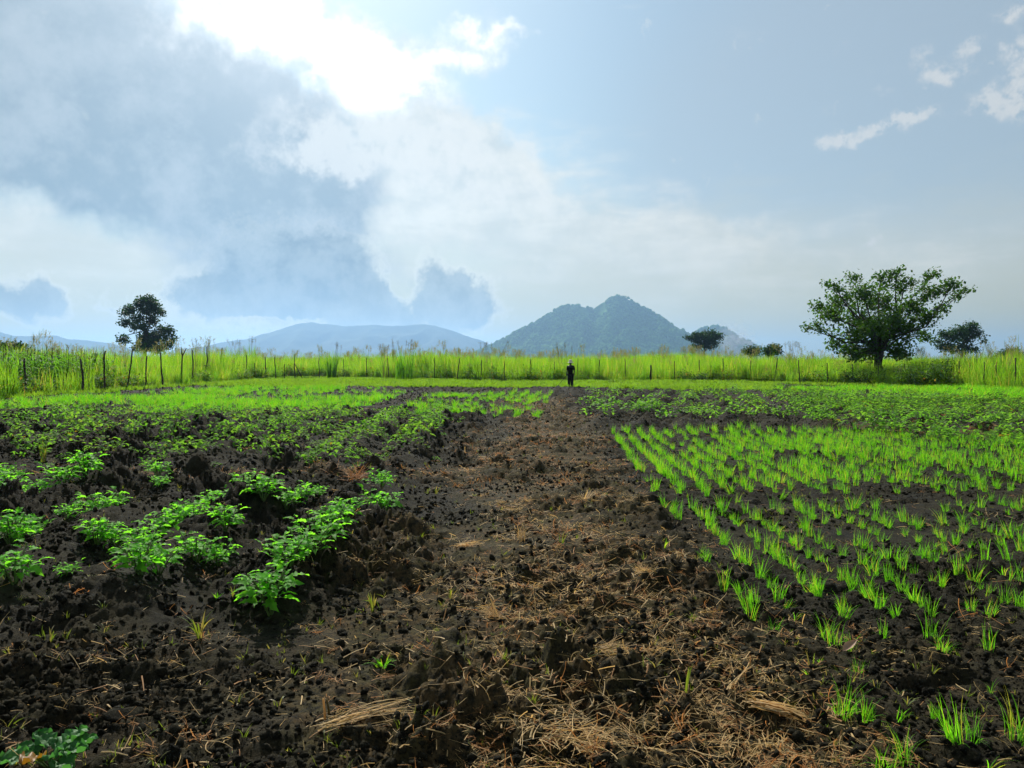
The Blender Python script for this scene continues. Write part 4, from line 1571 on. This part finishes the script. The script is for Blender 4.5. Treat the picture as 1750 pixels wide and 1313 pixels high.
def leafy_crops():
    r = np.random.default_rng(111)
    leaves, kinds = crop_kinds(r)
    placed = []
    for k, px, py, sc in NEAR_PLANTS:
        x, y = at_ground(px, py, 0.13)
        placed.append([k, x, y, sc])
    placed.sort(key=lambda t: (t[0], t[2]))
    cnt = {}
    names = ['ridge beside the path', 'second ridge from path', 'third ridge from path', 'fourth ridge from path', 'fifth ridge from path']
    for i, (k, x, y, sc) in enumerate(placed):
        cnt[k] = cnt.get(k, 0) + 1
        put, st = kinds[i % len(kinds)]
        t = link('leafy_crop_plant', None, loc=(x, y, hz(x, y) - .01), rot=(0, 0, r.uniform(0, 6.28)), scale=float(sc * r.uniform(1.0, 1.18)))
        what = 'small' if sc < .75 else ('big' if sc > 1.12 else '')
        tag(t, ('%s bright green leafy plant, %s from the front on %s' % (what, ordinal(cnt[k]), names[k])).strip(), 'vegetable', 'leafy plants on the front ridges')
        link('stem', st, t)
        for v, mat in put:
            o = bpy.data.objects.new('leaf', leaves[v])
            COL.objects.link(o)
            o.parent = t
            o.matrix_local = mat
    # plants of the plot behind the straw line and of the plot across the path: dull glossy leaves
    protos, brights = [], []
    for q in range(8):
        mb = MB()
        n = int(r.integers(50, 75))
        Rr = r.uniform(.22, .34)
        for k in range(n):
            a = r.uniform(0, 6.28)
            q_ = math.sqrt(r.random()) * Rr
            c = np.array([q_ * math.cos(a), q_ * math.sin(a), .05 + .16 * (1 - (q_ / Rr) ** 2) * r.uniform(.6, 1.2)])
            el = r.normal(.1, .35)
            b = a + r.normal(0, .9)
            d = np.array([math.cos(b) * math.cos(el), math.sin(b) * math.cos(el), math.sin(el)])
            m3 = rot_to(d, (r.normal(0, .3), r.normal(0, .3), 1))
            V, Q = leaf_shape(r.uniform(.05, .09), r.uniform(.035, .055), False, .2, .25)
            mb.add(V @ m3.T + c, Q)
        (protos if q < 5 else brights).append(mb.mesh('crop_foliage', M['crop_dull'] if q < 5 else M['crop_mid']))
    spots = []
    for k in range(0, 14):
        y = 11.9 + r.uniform(0, .5)
        while y < 23.6:
            x = ridge_x(k, y) + r.normal(0, .1)
            if in_view(np.array(x), np.array(y), -5) and r.random() < .88:
                spots.append((k, x, y))
            y += r.uniform(.65, 1.15)
    spots.sort(key=lambda t: (t[0], t[2]))
    cnt = {}
    for k, x, y in spots:
        cnt[k] = cnt.get(k, 0) + 1
        px, py = CX + FPX * x / y, HOR + FPX * CAMH / y
        bright = any(abs(px - a) < 30 and abs(py - b) < 12 for a, b in [(635, 738), (770, 735), (832, 738), (100, 725), (60, 735)])
        me = brights[int(r.integers(0, 3))] if bright else protos[int(r.integers(0, 5))]
        o = link('low_crop_plant', me, loc=(x, y, hz(x, y) - .01), rot=(0, 0, r.uniform(0, 6.28)), scale=(r.uniform(.9, 1.4), r.uniform(.9, 1.4), r.uniform(1.0, 1.6)))
        tag(o, '%s plant behind the straw line, %s from front, %s ridge from path' % ('bright green' if bright else 'dull green', ordinal(cnt[k]), ordinal(k + 1)), 'vegetable', 'plants of the plot behind the straw line')
    # across the path: the front edge singly, the rest as a green mass
    front = [(1020, 712, 1), (1040, 704, 1), (1085, 712, 1), (1145, 714, 1), (1198, 712, 1), (1212, 706, 1), (1260, 713, 1), (1312, 714, 1), (1340, 712, 1), (1290, 708, 0), (1165, 700, 0), (1110, 698, 0),
             (1375, 712, 0), (1420, 718, 0), (1470, 726, 0), (1530, 732, 0), (1590, 738, 0), (1650, 745, 0), (1715, 752, 0)]
    for i, (px, py, br) in enumerate(sorted(front)):
        x, y = at_ground(px, py, .12)
        o = link('low_crop_plant', brights[i % 3] if br else protos[i % 5], loc=(x, y, hz(x, y) - .01), rot=(0, 0, r.uniform(0, 6.28)), scale=float(r.uniform(1.5, 1.9)))
        tag(o, '%s plant, %s from path along the front of plot past the rice' % ('bright green' if br else 'dull green', ordinal(i + 1)), 'vegetable', 'front plants of the plot past the rice')
    n = 9000
    a = np.array(POTATO_R)
    x = r.uniform(a[:, 0].min(), a[:, 0].max(), n)
    y = r.uniform(a[:, 1].min(), a[:, 1].max(), n)
    k = inside(POTATO_R, x, y) & in_view(x, y, 100)
    ph = np.cos((x - 0.22 * y) / 1.15 * 2 * np.pi)
    dens = np.clip(.30 + .6 * ph, 0, 1) * np.clip(.12 + .95 * sst(x / y, .25, .5), 0, 1) * (.5 + 1.1 * fbm(x * .4, y * .4, 6, 2))
    k &= r.random(n) < dens * .30
    x, y = x[k], y[k]
    m_ = len(x)
    pk = np.where((fbm(x * .25, y * .2, 12, 2) > .58), r.integers(5, 8, m_), r.integers(0, 5, m_))
    rot = np.stack([np.zeros(m_), np.zeros(m_), r.uniform(0, 6.28, m_)], 1)
    scatter('vegetable_crop', protos + brights, np.stack([x, y, H(x, y) - .01], 1), rot, r.uniform(.9, 1.6, m_), pk, 'leafy green crop on the ridges past the rice', 'vegetable')
    # small plants filling between on the mid plot
    n = 1400
    x = r.uniform(-22, -1.2, n)
    y = r.uniform(11.8, 26, n)
    k = in_view(x, y, 60) & (r.random(n) < .15 + .5 * fbm(x * .5, y * .4, 19, 2))
    x, y = x[k], y[k]
    m_ = len(x)
    rot = np.stack([np.zeros(m_), np.zeros(m_), r.uniform(0, 6.28, m_)], 1)
    scatter('undergrowth', protos, np.stack([x, y, H(x, y) - .02], 1), rot, np.stack([r.uniform(.3, .8, m_), r.uniform(.3, .8, m_), r.uniform(.3, .7, m_)], 1), r.integers(0, 5, m_),
            'straggling low weeds between the plants behind the straw line', 'weeds')


leafy_crops()


def broad_plant():
    r = np.random.default_rng(121)
    x, y = at_ground(85, 1305)
    root = link('broad_leaf_plant', None, loc=(x, y, hz(x, y)), scale=.92)
    tag(root, 'broad-leaved bluish green plant with one yellowing leaf in the nearest corner', 'vegetable')
    st = MB()
    for i in range(11):
        a = i * 2.4 + .5
        el = r.uniform(.15, .6)
        d = np.array([math.cos(a) * math.cos(el), math.sin(a) * math.cos(el), math.sin(el)])
        p0 = d * r.uniform(.05, .09) + [0, 0, .02]
        st.tube([(0, 0, -.02), p0], [.005, .003], 5, False)
        # wavy rounded leaf
        L, W = r.uniform(.10, .14), r.uniform(.085, .115)
        nt_, ns = 13, 11
        V = []
        for q in range(nt_):
            t = q / (nt_ - 1)
            hw = W * .5 * math.sin(min(1, t * .93 + .07) * math.pi) ** .55
            for s in range(ns):
                u = s / (ns - 1) * 2 - 1
                V.append((u * hw, t * L, -.25 * L * t * t + abs(u) * .02 + .013 * math.sin(t * 19 + u * 5 + i) * abs(u) + .006 * math.sin(u * 9 + i + t * 8)))
        Q = [(q * ns + s, q * ns + s + 1, (q + 1) * ns + s + 1, (q + 1) * ns + s) for q in range(nt_ - 1) for s in range(ns - 1)]
        m3 = rot_to(d, (r.normal(0, .2), r.normal(0, .2), 1))
        mb = MB()
        mb.add(np.array(V) @ m3.T + p0, Q)
        yel = (i == 7)
        o = link('leaf', mb.mesh('leaf', M['yellow_leaf'] if yel else M['cabbage']), root)
        if yel:
            o['label'] = 'yellowing brown-edged leaf'
    link('stem', st.mesh('stem', M['stem']), root)


broad_plant()


# ------------------------------------------------------------------ clods, straw, weeds
def clod_meshes(r, n=8, k=9, rows=7):
    out = []
    for q in range(n):
        V, Q = [], []
        ax = r.uniform(.6, 1.25, 3) * [1, 1, .7]
        cuts = [(lambda v: v / np.linalg.norm(v))(r.normal(0, 1, 3)) for _ in range(7)]
        lim = r.uniform(.35, .8, 7)
        for i in range(rows):
            ph = i / (rows - 1) * math.pi
            for j in range(k):
                a = (j + .5 * (i % 2)) / k * 2 * math.pi
                d = np.array([math.sin(ph) * math.cos(a), math.sin(ph) * math.sin(a), math.cos(ph)])
                m_ = min([1.0] + [l / max(.05, d @ c) for c, l in zip(cuts, lim) if d @ c > .05])
                V.append(d * ax * m_ * r.uniform(.82, 1.12))
        for i in range(rows - 1):
            for j in range(k):
                Q.append((i * k + j, (i + 1) * k + j, (i + 1) * k + (j + 1) % k, i * k + (j + 1) % k))
        mb = MB()
        mb.add(V, Q)
        out.append(mb.mesh('clod', M['soil'], q % 2 == 0))
    return out


def build_clods():
    r = np.random.default_rng(131)
    pro = clod_meshes(r)
    n = 190000
    y = 2.4 * (60 / 2.4) ** r.random(n)
    x = r.uniform(-.72, .72, n) * (y + .6)
    dens = np.clip(.25 + 1.9 * (fbm(x * 1.3, y * 1.3, 23, 3) - .35), .06, 1)
    rice = (x > 1.5 + .06 * (y - 5))
    dens = dens * np.where(rice, .7, 1)
    k = r.random(n) < dens
    x, y = x[k], y[k]
    m_ = len(x)
    s = .003 + .030 * r.random(m_) ** 6 + .0007 * y
    s = np.where((x < -.9) & (y > 5), s * 1.3, s)
    rot = r.uniform(0, 6.28, (m_, 3))
    scatter('soil_clods', pro, np.stack([x, y, H(x, y) + s * .15], 1), rot, s, r.integers(0, 8, m_), 'crumbly dark clods lying on the tilled soil', 'soil')
    big = clod_meshes(r, 4, 18, 13)
    for i, (px, py, sz, lab) in enumerate([(290, 1285, .065, 'large rounded dark clod in the nearest soil before the straw bundle'),
                                           (212, 1218, .07, 'flat tilted slab of dry soil beside the dark hollow'),
                                           (605, 1026, .05, 'rounded grey clod at the foot of the ridge beside upright blades'),
                                           (1560, 1000, .05, 'lone broad clod amid the middle rice rows'),
                                           (60, 1240, .06, 'pale crumbling clod behind the broad-leaved corner plant')]):
        x, y = at_ground(px, py)
        o = link('soil_clod', big[i % 4], loc=(x, y, hz(x, y) + sz * .2), rot=(.5 if i == 1 else r.uniform(-.3, .3), r.uniform(-.3, .3), r.uniform(0, 6)),
                 scale=(sz * 1.2, sz, sz * (.35 if i == 1 else .8)))
        tag(o, lab, 'clod')


build_clods()


def straw_mesh(r, L, n_seg=4, w=.004, bend=.25):
    t = np.linspace(0, 1, n_seg + 1)
    ph = r.uniform(-1, 1)
    c = np.stack([(t - .5) * L, ph * bend * L * (t - .5) ** 2, .10 * L * (.25 - (t - .5) ** 2) * r.uniform(-.5, 2) + r.normal(0, .01 * L, n_seg + 1)], 1)
    tn = np.gradient(c, axis=0)
    s = np.cross(tn, [0, 0, 1])
    s /= np.linalg.norm(s, axis=1)[:, None]
    ww = w * (1 - .5 * t)[:, None]
    up = np.array([0, 0, .5])
    V = np.stack([c - s * ww, c + up * ww, c + s * ww], 1).reshape(-1, 3)
    Q = []
    for k in range(n_seg):
        b = k * 3
        Q += [(b, b + 1, b + 4, b + 3), (b + 1, b + 2, b + 5, b + 4)]
    return V, Q


def build_straw():
    r = np.random.default_rng(141)
    pro = []
    for q in range(10):
        mb = MB()
        mb.add(*straw_mesh(r, r.uniform(.06, .17), 4, r.uniform(.0014, .0042), r.uniform(.05, .6)))
        pro.append(mb.mesh('straw', M['straw'] if q < 7 else M['straw_red']))
    for q in range(5):                      # little tangles
        mb = MB()
        for k in range(10):
            V, Q = straw_mesh(r, r.uniform(.05, .14), 4, r.uniform(.0015, .003), .8)
            a, b = r.uniform(0, 6.28), r.normal(.15, .3)
            Rm = np.array(Euler((r.normal(0, .3), b, a)).to_matrix())
            mb.add(V @ Rm.T + r.normal(0, .03, 3) * [1, 1, .25] + [0, 0, .008], Q)
        pro.append(mb.mesh('straw_tangle', M['straw'] if q < 3 else M['straw_red']))
    n = 130000
    y = 2.5 * (36 / 2.5) ** r.random(n)
    x = r.uniform(-.85, .85, n) * (y + .5)
    lm = litter_mask(x, y)
    pt = fbm(x * 1.6, y * 1.3, 33, 3)
    patch = sst(pt, .40, .64)
    # the strawiest stretch of the path, nearest the viewer
    core = np.exp(-((x - .55) / .75) ** 2) * (1 - sst(y, 5.5, 8.5)) * .9
    dens = .026 + lm * (.10 + .62 * patch) * (.55 + 1.9 * sst(y, 5.5, 13)) + core * (.08 + .5 * patch)
    k = (r.random(n) < dens)
    x, y = x[k], y[k]
    m_ = len(x)
    red = (y > 9.5)
    pk = np.where(r.random(m_) < .16, r.integers(10, 15, m_), r.integers(0, 10, m_))
    pk = np.where(red & (r.random(m_) < .6), np.where(pk < 10, r.integers(7, 10, m_), r.integers(13, 15, m_)), pk)
    z = H(x, y) + .002
    rot = np.stack([r.normal(0, .22, m_), r.normal(0, .25, m_), r.uniform(0, 6.28, m_)], 1)
    s = r.uniform(.25, 1.05, m_) * (1 + .03 * y)
    scatter('straw_litter', pro, np.stack([x, y, z], 1), rot, s, pk, 'dry straw and stubble scattered over the path', 'straw')

    def clump(name, label, px, py, n_s, L, az, fan, w=.003, mat='straw', lift=.12, thick=.02, cat='straw'):
        x, y = at_ground(px, py)
        mb = MB()
        for k in range(n_s):
            V, Q = straw_mesh(r, L * r.uniform(.55, 1.1), 5, w * r.uniform(.6, 1.2), r.uniform(.1, .6))
            V[:, 0] += L * .35
            Rm = np.array(Euler((r.normal(0, .4), -abs(r.normal(lift, lift * .8)), az + r.normal(0, fan))).to_matrix())
            mb.add(V @ Rm.T + r.normal(0, thick, 3) * [1, 1, .5] + [0, 0, .02], Q)
        o = link(name, mb.mesh(name, M[mat]), loc=(x, y, hz(x, y) + .01))
        tag(o, label, cat)

    clump('straw_bundle', 'long loose bundle of dry straw lying across the dark soil', 572, 1253, 34, .40, .42, .13, .0022, lift=.05, thick=.022)
    clump('straw_bundle', 'flattened woody bundle of pale stalks at the edge of the rice rows', 1300, 1225, 46, .22, -.75, .12, .005, lift=.05, thick=.018)
    clump('stubble_stick', 'bent pale stalk pointing away beside the flattened bundle', 1250, 1200, 5, .22, .7, .12, .004, lift=.18, thick=.006)
    clump('dry_grass_clump', 'fan of golden dry grass lying in the middle of the path', 1035, 1120, 80, .17, .1, .75, .0022, lift=.14, thick=.03)
    clump('dry_grass_clump', 'spiky dry tussock with two upright blades on the path', 850, 1055, 46, .15, 2.7, .55, .0022, lift=.4)
    clump('dry_grass_clump', 'tan root clump with hanging fibres on the path', 875, 1010, 40, .13, -1.6, .5, .0026, lift=.1)
    clump('dry_grass_clump', 'pale dry tuft beside the first rice rows of the path', 1105, 1002, 46, .13, 2.0, 1.2, .0024, lift=.25)
    clump('dry_grass_clump', 'matted tan straw in front of the yellowish sprout', 855, 1180, 60, .14, -1.2, .9, .0022, lift=.08)
    clump('dry_grass_clump', 'wide matted straw heap at the near end of the path', 960, 1290, 90, .17, 1.2, 2.5, .0024, lift=.08, thick=.10)
    clump('dry_grass_clump', 'arched straw heap beside the wide heap at the near end', 1060, 1275, 90, .17, 2.6, 2.0, .0022, lift=.12, thick=.09)
    clump('dry_grass_clump', 'tan clump by the hoof pit halfway up the path', 790, 935, 50, .20, .1, .8, .003, lift=.15)
    clump('dry_grass_clump', 'yellowish tuft halfway up the path', 890, 925, 36, .17, 1.3, .6, .003, lift=.6)
    clump('dry_grass_clump', 'rusty dry bush on the straw line beside the tall ridge plant', 608, 836, 70, .26, 1.4, 1.1, .004, 'straw_red', lift=.5, thick=.05)
    clump('dry_grass_clump', 'pale straw knot on the path beside the rice edge', 1000, 860, 46, .24, .6, 1.4, .004, lift=.3)
    clump('dry_grass_clump', 'tangled pale straw at the foot of the large rice tuft', 1225, 1290, 60, .15, .4, 2.4, .0022, lift=.10, thick=.08)
    # broken stubble posts
    x, y = at_ground(556, 1222)
    mb = MB()
    mb.tube([(0, 0, -.03), (-.004, .0, .05), (-.012, .01, .10)], [.006, .005, .005], 5)
    mb.tube([(.018, .01, -.03), (.012, .012, .05), (.002, .015, .095)], [.005, .005, .004], 5)
    o = link('stubble_stalk', mb.mesh('stubble_stalk', M['straw']), loc=(x, y, hz(x, y)))
    tag(o, 'broken pair of upright stubble stalks at the start of the long straw bundle', 'stubble')
    # dead leaf
    x, y = at_ground(1440, 1116)
    mb = MB()
    V, Q = leaf_shape(.10, .05, False, -.5, .7)
    mb.add(V, Q)
    md = leaf_mat('dead_leaf', (0.30, 0.17, 0.10), (0.40, 0.26, 0.17), .25, (1.2, 1, .8), .6, .2, 30)
    o = link('dead_leaf', mb.mesh('dead_leaf', md), loc=(x, y, hz(x, y) + .02), rot=(.1, .3, -1.1))
    tag(o, 'curled brownish pink dead leaf between the front rice tufts', 'leaf')


build_straw()


def build_weeds():
    r = np.random.default_rng(151)
    mw = leaf_mat('weed_blade', (0.085, 0.15, 0.02), (0.16, 0.20, 0.035), .45, (1.7, 1.7, .6), .5, .3, 4.0, dry=(.26, .21, .09), dry_amt=.25)
    pro = []
    for q in range(7):
        mb = MB()
        V, Q = blades(r, int(r.integers(3, 8)), r.uniform(.04, .11), .012, .8, .004, 4, .5, .6, 1.4)
        mb.add(V, Q)
        pro.append(mb.mesh('weed', mw))
    n = 9000
    y = 2.5 * (30 / 2.5) ** r.random(n)
    x = r.uniform(-.8, .8, n) * (y + .5)
    k = r.random(n) < .08 + .5 * sst(fbm(x * 1.3, y * 1.3, 61, 3), .46, .68)
    x, y = x[k], y[k]
    m_ = len(x)
    rot = np.stack([r.normal(0, .3, m_), r.normal(0, .3, m_), r.uniform(0, 6.28, m_)], 1)
    scatter('small_weeds', pro, np.stack([x, y, H(x, y) - .004], 1), rot, r.uniform(.4, 1.1, m_) * (1 + .03 * y), r.integers(0, 7, m_), 'tiny pale green weeds sprouting over the soil', 'weeds')
    specs = [(340, 1080, 9, .22, .7, 'arched grass weed with two long stems at the front edge of the ridges'),
             (475, 1195, 6, .07, .9, 'small yellow-green sprout on the bare soil before the straw bundle'),
             (405, 1190, 8, .09, .8, 'leafy weed with a dry stalk on the bare soil'),
             (655, 1140, 22, .08, .9, 'rounded tuft of fine bright grass on the bare soil'),
             (638, 1040, 8, .15, .3, 'upright grey-green blades beside the dark hollow'),
             (770, 1020, 9, .12, .6, 'yellow-green leaning grass at the path edge'),
             (865, 1158, 14, .06, .8, 'yellowish star-shaped sprout in the straw of the path'),
             (1170, 1208, 3, .22, .5, 'single long pale green blade arching over the straw'),
             (1135, 940, 8, .10, .5, 'sprig of green blades between the path and the rice'),
             (960, 930, 9, .16, .5, 'yellow-green grass tuft amid the path'),
             (745, 840, 8, .16, .6, 'loose green weed on the path below the straw line'),
             (75, 800, 18, .42, .25, 'tall yellow-green grass tuft on the plot behind the straw line'),
             (370, 1000, 12, .10, .7, 'fresh green tuft in the furrow before the ridge plants'),
             (400, 1035, 6, .12, .6, 'small arched weed on the front slope of the ridges'),
             (85, 1090, 6, .12, .7, 'pale weed at the front edge of the outermost ridge'),
             (1120, 1155, 6, .08, .8, 'tiny yellow sprout beside the golden dry fan'),
             (1385, 1140, 5, .16, .3, 'upright dark green sprig in front of the dead leaf'),
             (800, 1255, 5, .07, .6, 'tiny bright sprout on the soil left of the straw heap')]
    for i, (px, py, nb, h, ln, lab) in enumerate(specs):
        x, y = at_ground(px, py)
        mb = MB()
        V, Q = blades(r, nb, h, .015 + .02 * (nb > 12), ln, .006 + .012 * h, 5, .4, .5, 1.5)
        mb.add(V, Q)
        o = link('grass_weed', mb.mesh('grass_weed', M['rice'] if i in (3, 8, 12) else mw), loc=(x, y, hz(x, y) - .005), rot=(0, 0, r.uniform(0, 6.28)))
        tag(o, lab, 'weed')


build_weeds()


# ------------------------------------------------------------------ the farmer
def skin_mesh(name, pts, edges, rad, mat, root=0, sub=2):
    me = bpy.data.meshes.new(name)
    me.from_pydata([tuple(p) for p in pts], edges, [])
    me.materials.append(mat)
    o = bpy.data.objects.new(name, me)
    COL.objects.link(o)
    md = o.modifiers.new('skin', 'SKIN')
    md.use_smooth_shade = True
    sv = me.skin_vertices[0].data
    for i, q in enumerate(rad):
        sv[i].radius = (q, q) if not isinstance(q, tuple) else q
        sv[i].use_root = (i == root)
    sb = o.modifiers.new('sub', 'SUBSURF')
    sb.levels = sub
    sb.render_levels = sub
    return o


def build_person():
    skin = plain_mat('skin', (0.035, 0.02, 0.013), (0.05, 0.03, 0.02), 10, .55, .4)
    cloth = plain_mat('dark_cloth', (0.008, 0.008, 0.010), (0.014, 0.013, 0.016), 12, .95, .1, .4, 30)
    trouser = plain_mat('dark_trousers', (0.010, 0.010, 0.011), (0.018, 0.017, 0.017), 12, .95, .1, .4, 30)
    strawhat = plain_mat('pale_hat', (0.70, 0.64, 0.50), (0.80, 0.75, 0.62), 20, .85, .2, .4, 60)
    x, y = at_ground(975, 665)
    z = hz(x, y)
    P = [(0, 0, .96), (0, 0, 1.12), (0, .01, 1.32), (0, .015, 1.42), (0, 0, 1.49), (0, -.01, 1.55), (0, -.015, 1.63), (0, -.01, 1.70),
         (-.17, .015, 1.40), (-.235, .03, 1.14), (-.25, -.03, .90), (-.255, -.05, .83),
         (.17, .015, 1.40), (.25, .03, 1.14), (.255, -.02, .90), (.25, -.04, .82),
         (-.09, 0, .90), (-.10, -.01, .50), (-.105, .02, .10), (-.11, -.10, .03),
         (.09, 0, .90), (.10, -.01, .50), (.105, .02, .10), (.11, -.10, .03)]
    E = [(0, 1), (1, 2), (2, 3), (3, 4), (4, 5), (5, 6), (6, 7), (3, 8), (8, 9), (9, 10), (10, 11), (3, 12), (12, 13), (13, 14), (14, 15),
         (0, 16), (16, 17), (17, 18), (18, 19), (0, 20), (20, 21), (21, 22), (22, 23)]
    Rr = [.14, .13, .145, .105, .06, .065, .095, .08, .07, .052, .040, .038, .07, .052, .040, .038, .085, .058, .042, .035, .085, .058, .042, .035]
    b = skin_mesh('person', P, E, Rr, skin, 0)
    b.location = (x, y, z)
    b.rotation_euler = (0, 0, -.35)
    b.scale = (.92, .92, .92)
    tag(b, 'person in dark clothes and pale brimmed hat standing with a hoe at the field edge', 'person')

    def child(name, pts, edges, rad, mat, sub=1):
        o = skin_mesh(name, pts, edges, rad, mat, 0, sub)
        o.parent = b
        return o
    # fingers and thumb of both hands
    for s, w in ((-1, (-.255, -.05, .83)), (1, (.25, -.04, .82))):
        pts, ed, rd = [(w[0], w[1], w[2] + .02)], [], [.02]
        for k in range(4):
            i = len(pts)
            dy = -.03 + .02 * k
            ln = (.065, .078, .074, .058)[k]
            pts += [(w[0], w[1] + dy, w[2] - .03), (w[0] - s * .008, w[1] + dy - .004, w[2] - .03 - ln * .55), (w[0] - s * .028, w[1] + dy - .006, w[2] - .03 - ln)]
            ed += [(0, i), (i, i + 1), (i + 1, i + 2)]
            rd += [.0095, .0085, .0075]
        i = len(pts)
        pts += [(w[0] - s * .01, w[1] - .045, w[2] + .0), (w[0] - s * .02, w[1] - .06, w[2] - .035)]
        ed += [(0, i), (i, i + 1)]
        rd += [.010, .008]
        child('hand', pts, ed, rd, skin)
    child('shirt', [(0, 0, .84), (0, 0, 1.08), (0, .01, 1.28), (0, .015, 1.41), (-.18, .015, 1.39), (-.235, .03, 1.14), (.18, .015, 1.39), (.25, .03, 1.14)],
          [(0, 1), (1, 2), (2, 3), (3, 4), (4, 5), (3, 6), (6, 7)], [.19, .175, .19, .13, .098, .078, .098, .078], cloth, 2)
    child('trousers', [(0, 0, .97), (-.09, 0, .88), (-.10, -.01, .50), (-.105, .015, .12), (.09, 0, .88), (.10, -.01, .50), (.105, .015, .12)],
          [(0, 1), (1, 2), (2, 3), (0, 4), (4, 5), (5, 6)], [.17, .13, .105, .09, .13, .105, .09], trouser, 2)
    for s in (-1, 1):
        child('boot', [(s * .105, .03, .12), (s * .107, .02, .05), (s * .11, -.13, .04)], [(0, 1), (1, 2)], [.055, .055, .045], trouser)
    hat = MB()
    hat.lathe([(.001, .17), (.07, .165), (.11, .14), (.118, .05), (.12, .0), (.17, -.02), (.20, -.05), (.198, -.06), (.11, -.015), (.10, .0)], 22)
    o = link('hat', hat.mesh('hat', strawhat), b, loc=(0, -.01, 1.70), rot=(.06, 0.02, 0))
    fc = MB()
    fc.tube([(0, -.085, 1.64), (0, -.105, 1.61), (0, -.095, 1.60)], [.010, .016, .012], 6)
    link('nose', fc.mesh('nose', skin), b)
    for s in (-1, 1):
        ey = MB()
        ey.lathe([(.001, .012), (.009, .008), (.012, 0), (.009, -.008), (.001, -.012)], 8, (s * .032, -.088, 1.645))
        link('eye', ey.mesh('eye', plain_mat('eye', (.5, .48, .44), (.55, .52, .5), 5, .3)), b)
        er = MB()
        er.tube([(s * .082, -.01, 1.66), (s * .098, 0, 1.64), (s * .084, -.005, 1.60)], [.010, .014, .008], 6)
        link('ear', er.mesh('ear', skin), b)
    mo = MB()
    mo.tube([(-.025, -.09, 1.57), (0, -.096, 1.572), (.025, -.09, 1.57)], [.004, .008, .004], 6)
    link('mouth', mo.mesh('mouth', plain_mat('lips', (.07, .03, .025), (.08, .035, .03), 5, .5)), b)
    # the hoe leaning out from the hand
    hp = np.array([-.262, -.055, .80])
    tip = np.array([-.86, -.25, .03])
    hb = link('hoe', None, loc=(x, y, z), rot=(0, 0, -.35), scale=.92)
    tag(hb, 'long-handled hoe slanting from the hand of the person in dark clothes', 'hoe')
    mb = MB()
    up = hp + (hp - tip) * .12
    mb.tube([tip, tip * .5 + hp * .5 + [0, 0, .01], hp, up], [.016, .016, .017, .016], 7)
    link('handle', mb.mesh('handle', M['post']), hb)
    mb = MB()
    c = tip + [0, -.02, 0]
    q = np.array([[-.09, -.02, -.03], [.09, -.02, -.03], [.07, 0, .07], [-.07, 0, .07]])
    V = np.concatenate([c + q, c + q + [0, .012, 0]])
    mb.add(V, [(0, 1, 2, 3), (7, 6, 5, 4), (0, 4, 5, 1), (1, 5, 6, 2), (2, 6, 7, 3), (3, 7, 4, 0)])
    link('blade', mb.mesh('blade', plain_mat('dull_iron', (.06, .05, .045), (.12, .10, .09), 14, .6, .5), False), hb)


build_person()


# ------------------------------------------------------------------ air
def build_haze():
    m, g = new_mat('haze')
    out = g.n('ShaderNodeOutputMaterial')
    v = g.n('ShaderNodeVolumePrincipled')
    v.inputs['Color'].default_value = (0.36, 0.62, 0.99, 1)
    v.inputs['Density'].default_value = HAZE
    v.inputs['Anisotropy'].default_value = 0.55
    m.node_tree.links.new(v.outputs[0], out.inputs['Volume'])
    a, zt, zb = 12000, 350, -2.0
    mb = MB()
    V = [(x, y, z) for z in (zb, zt) for (x, y) in ((-a, -a), (a, -a), (a, a), (-a, a))]
    mb.add(V, [(3, 2, 1, 0), (4, 5, 6, 7), (0, 1, 5, 4), (1, 2, 6, 5), (2, 3, 7, 6), (3, 0, 4, 7)])
    o = link('haze', mb.mesh('haze', m, False))
    tag(o, 'bluish haze softening the far mountains', 'haze', kind='stuff')


HAZE = 1.45e-4
build_haze()


def build_smoke():
    m, g = new_mat('smoke')
    out = g.n('ShaderNodeOutputMaterial')
    tc = g.n('ShaderNodeTexCoord')
    ob = tc.outputs['Object']
    nz = g.noise(ob, 2.6, 5, .6, dist=.6)
    ln = g.v('LENGTH', ob, out=1)
    d = g.m('MULTIPLY', g.smooth(nz, .40, .70), g.smooth(ln, 1.0, .35))
    v = g.n('ShaderNodeVolumePrincipled')
    v.inputs['Color'].default_value = (.9, .93, .97, 1)
    g.put(v.inputs['Density'], g.m('MULTIPLY', d, 0.022))
    m.node_tree.links.new(v.outputs[0], out.inputs['Volume'])
    mb = MB()
    mb.lathe([(.01, -1), (.4, -.92), (.75, -.65), (.97, -.2), (1, .1), (.85, .55), (.5, .87), (.01, 1)], 16)
    c = at_depth(1255, 586, 2700)
    o = link('smoke', mb.mesh('smoke', m), loc=c, scale=(85, 70, 78))
    o.rotation_euler = (0, .35, 0)
    tag(o, 'thin white smoke drifting at the foot of the small hill', 'smoke', kind='stuff')


build_smoke()
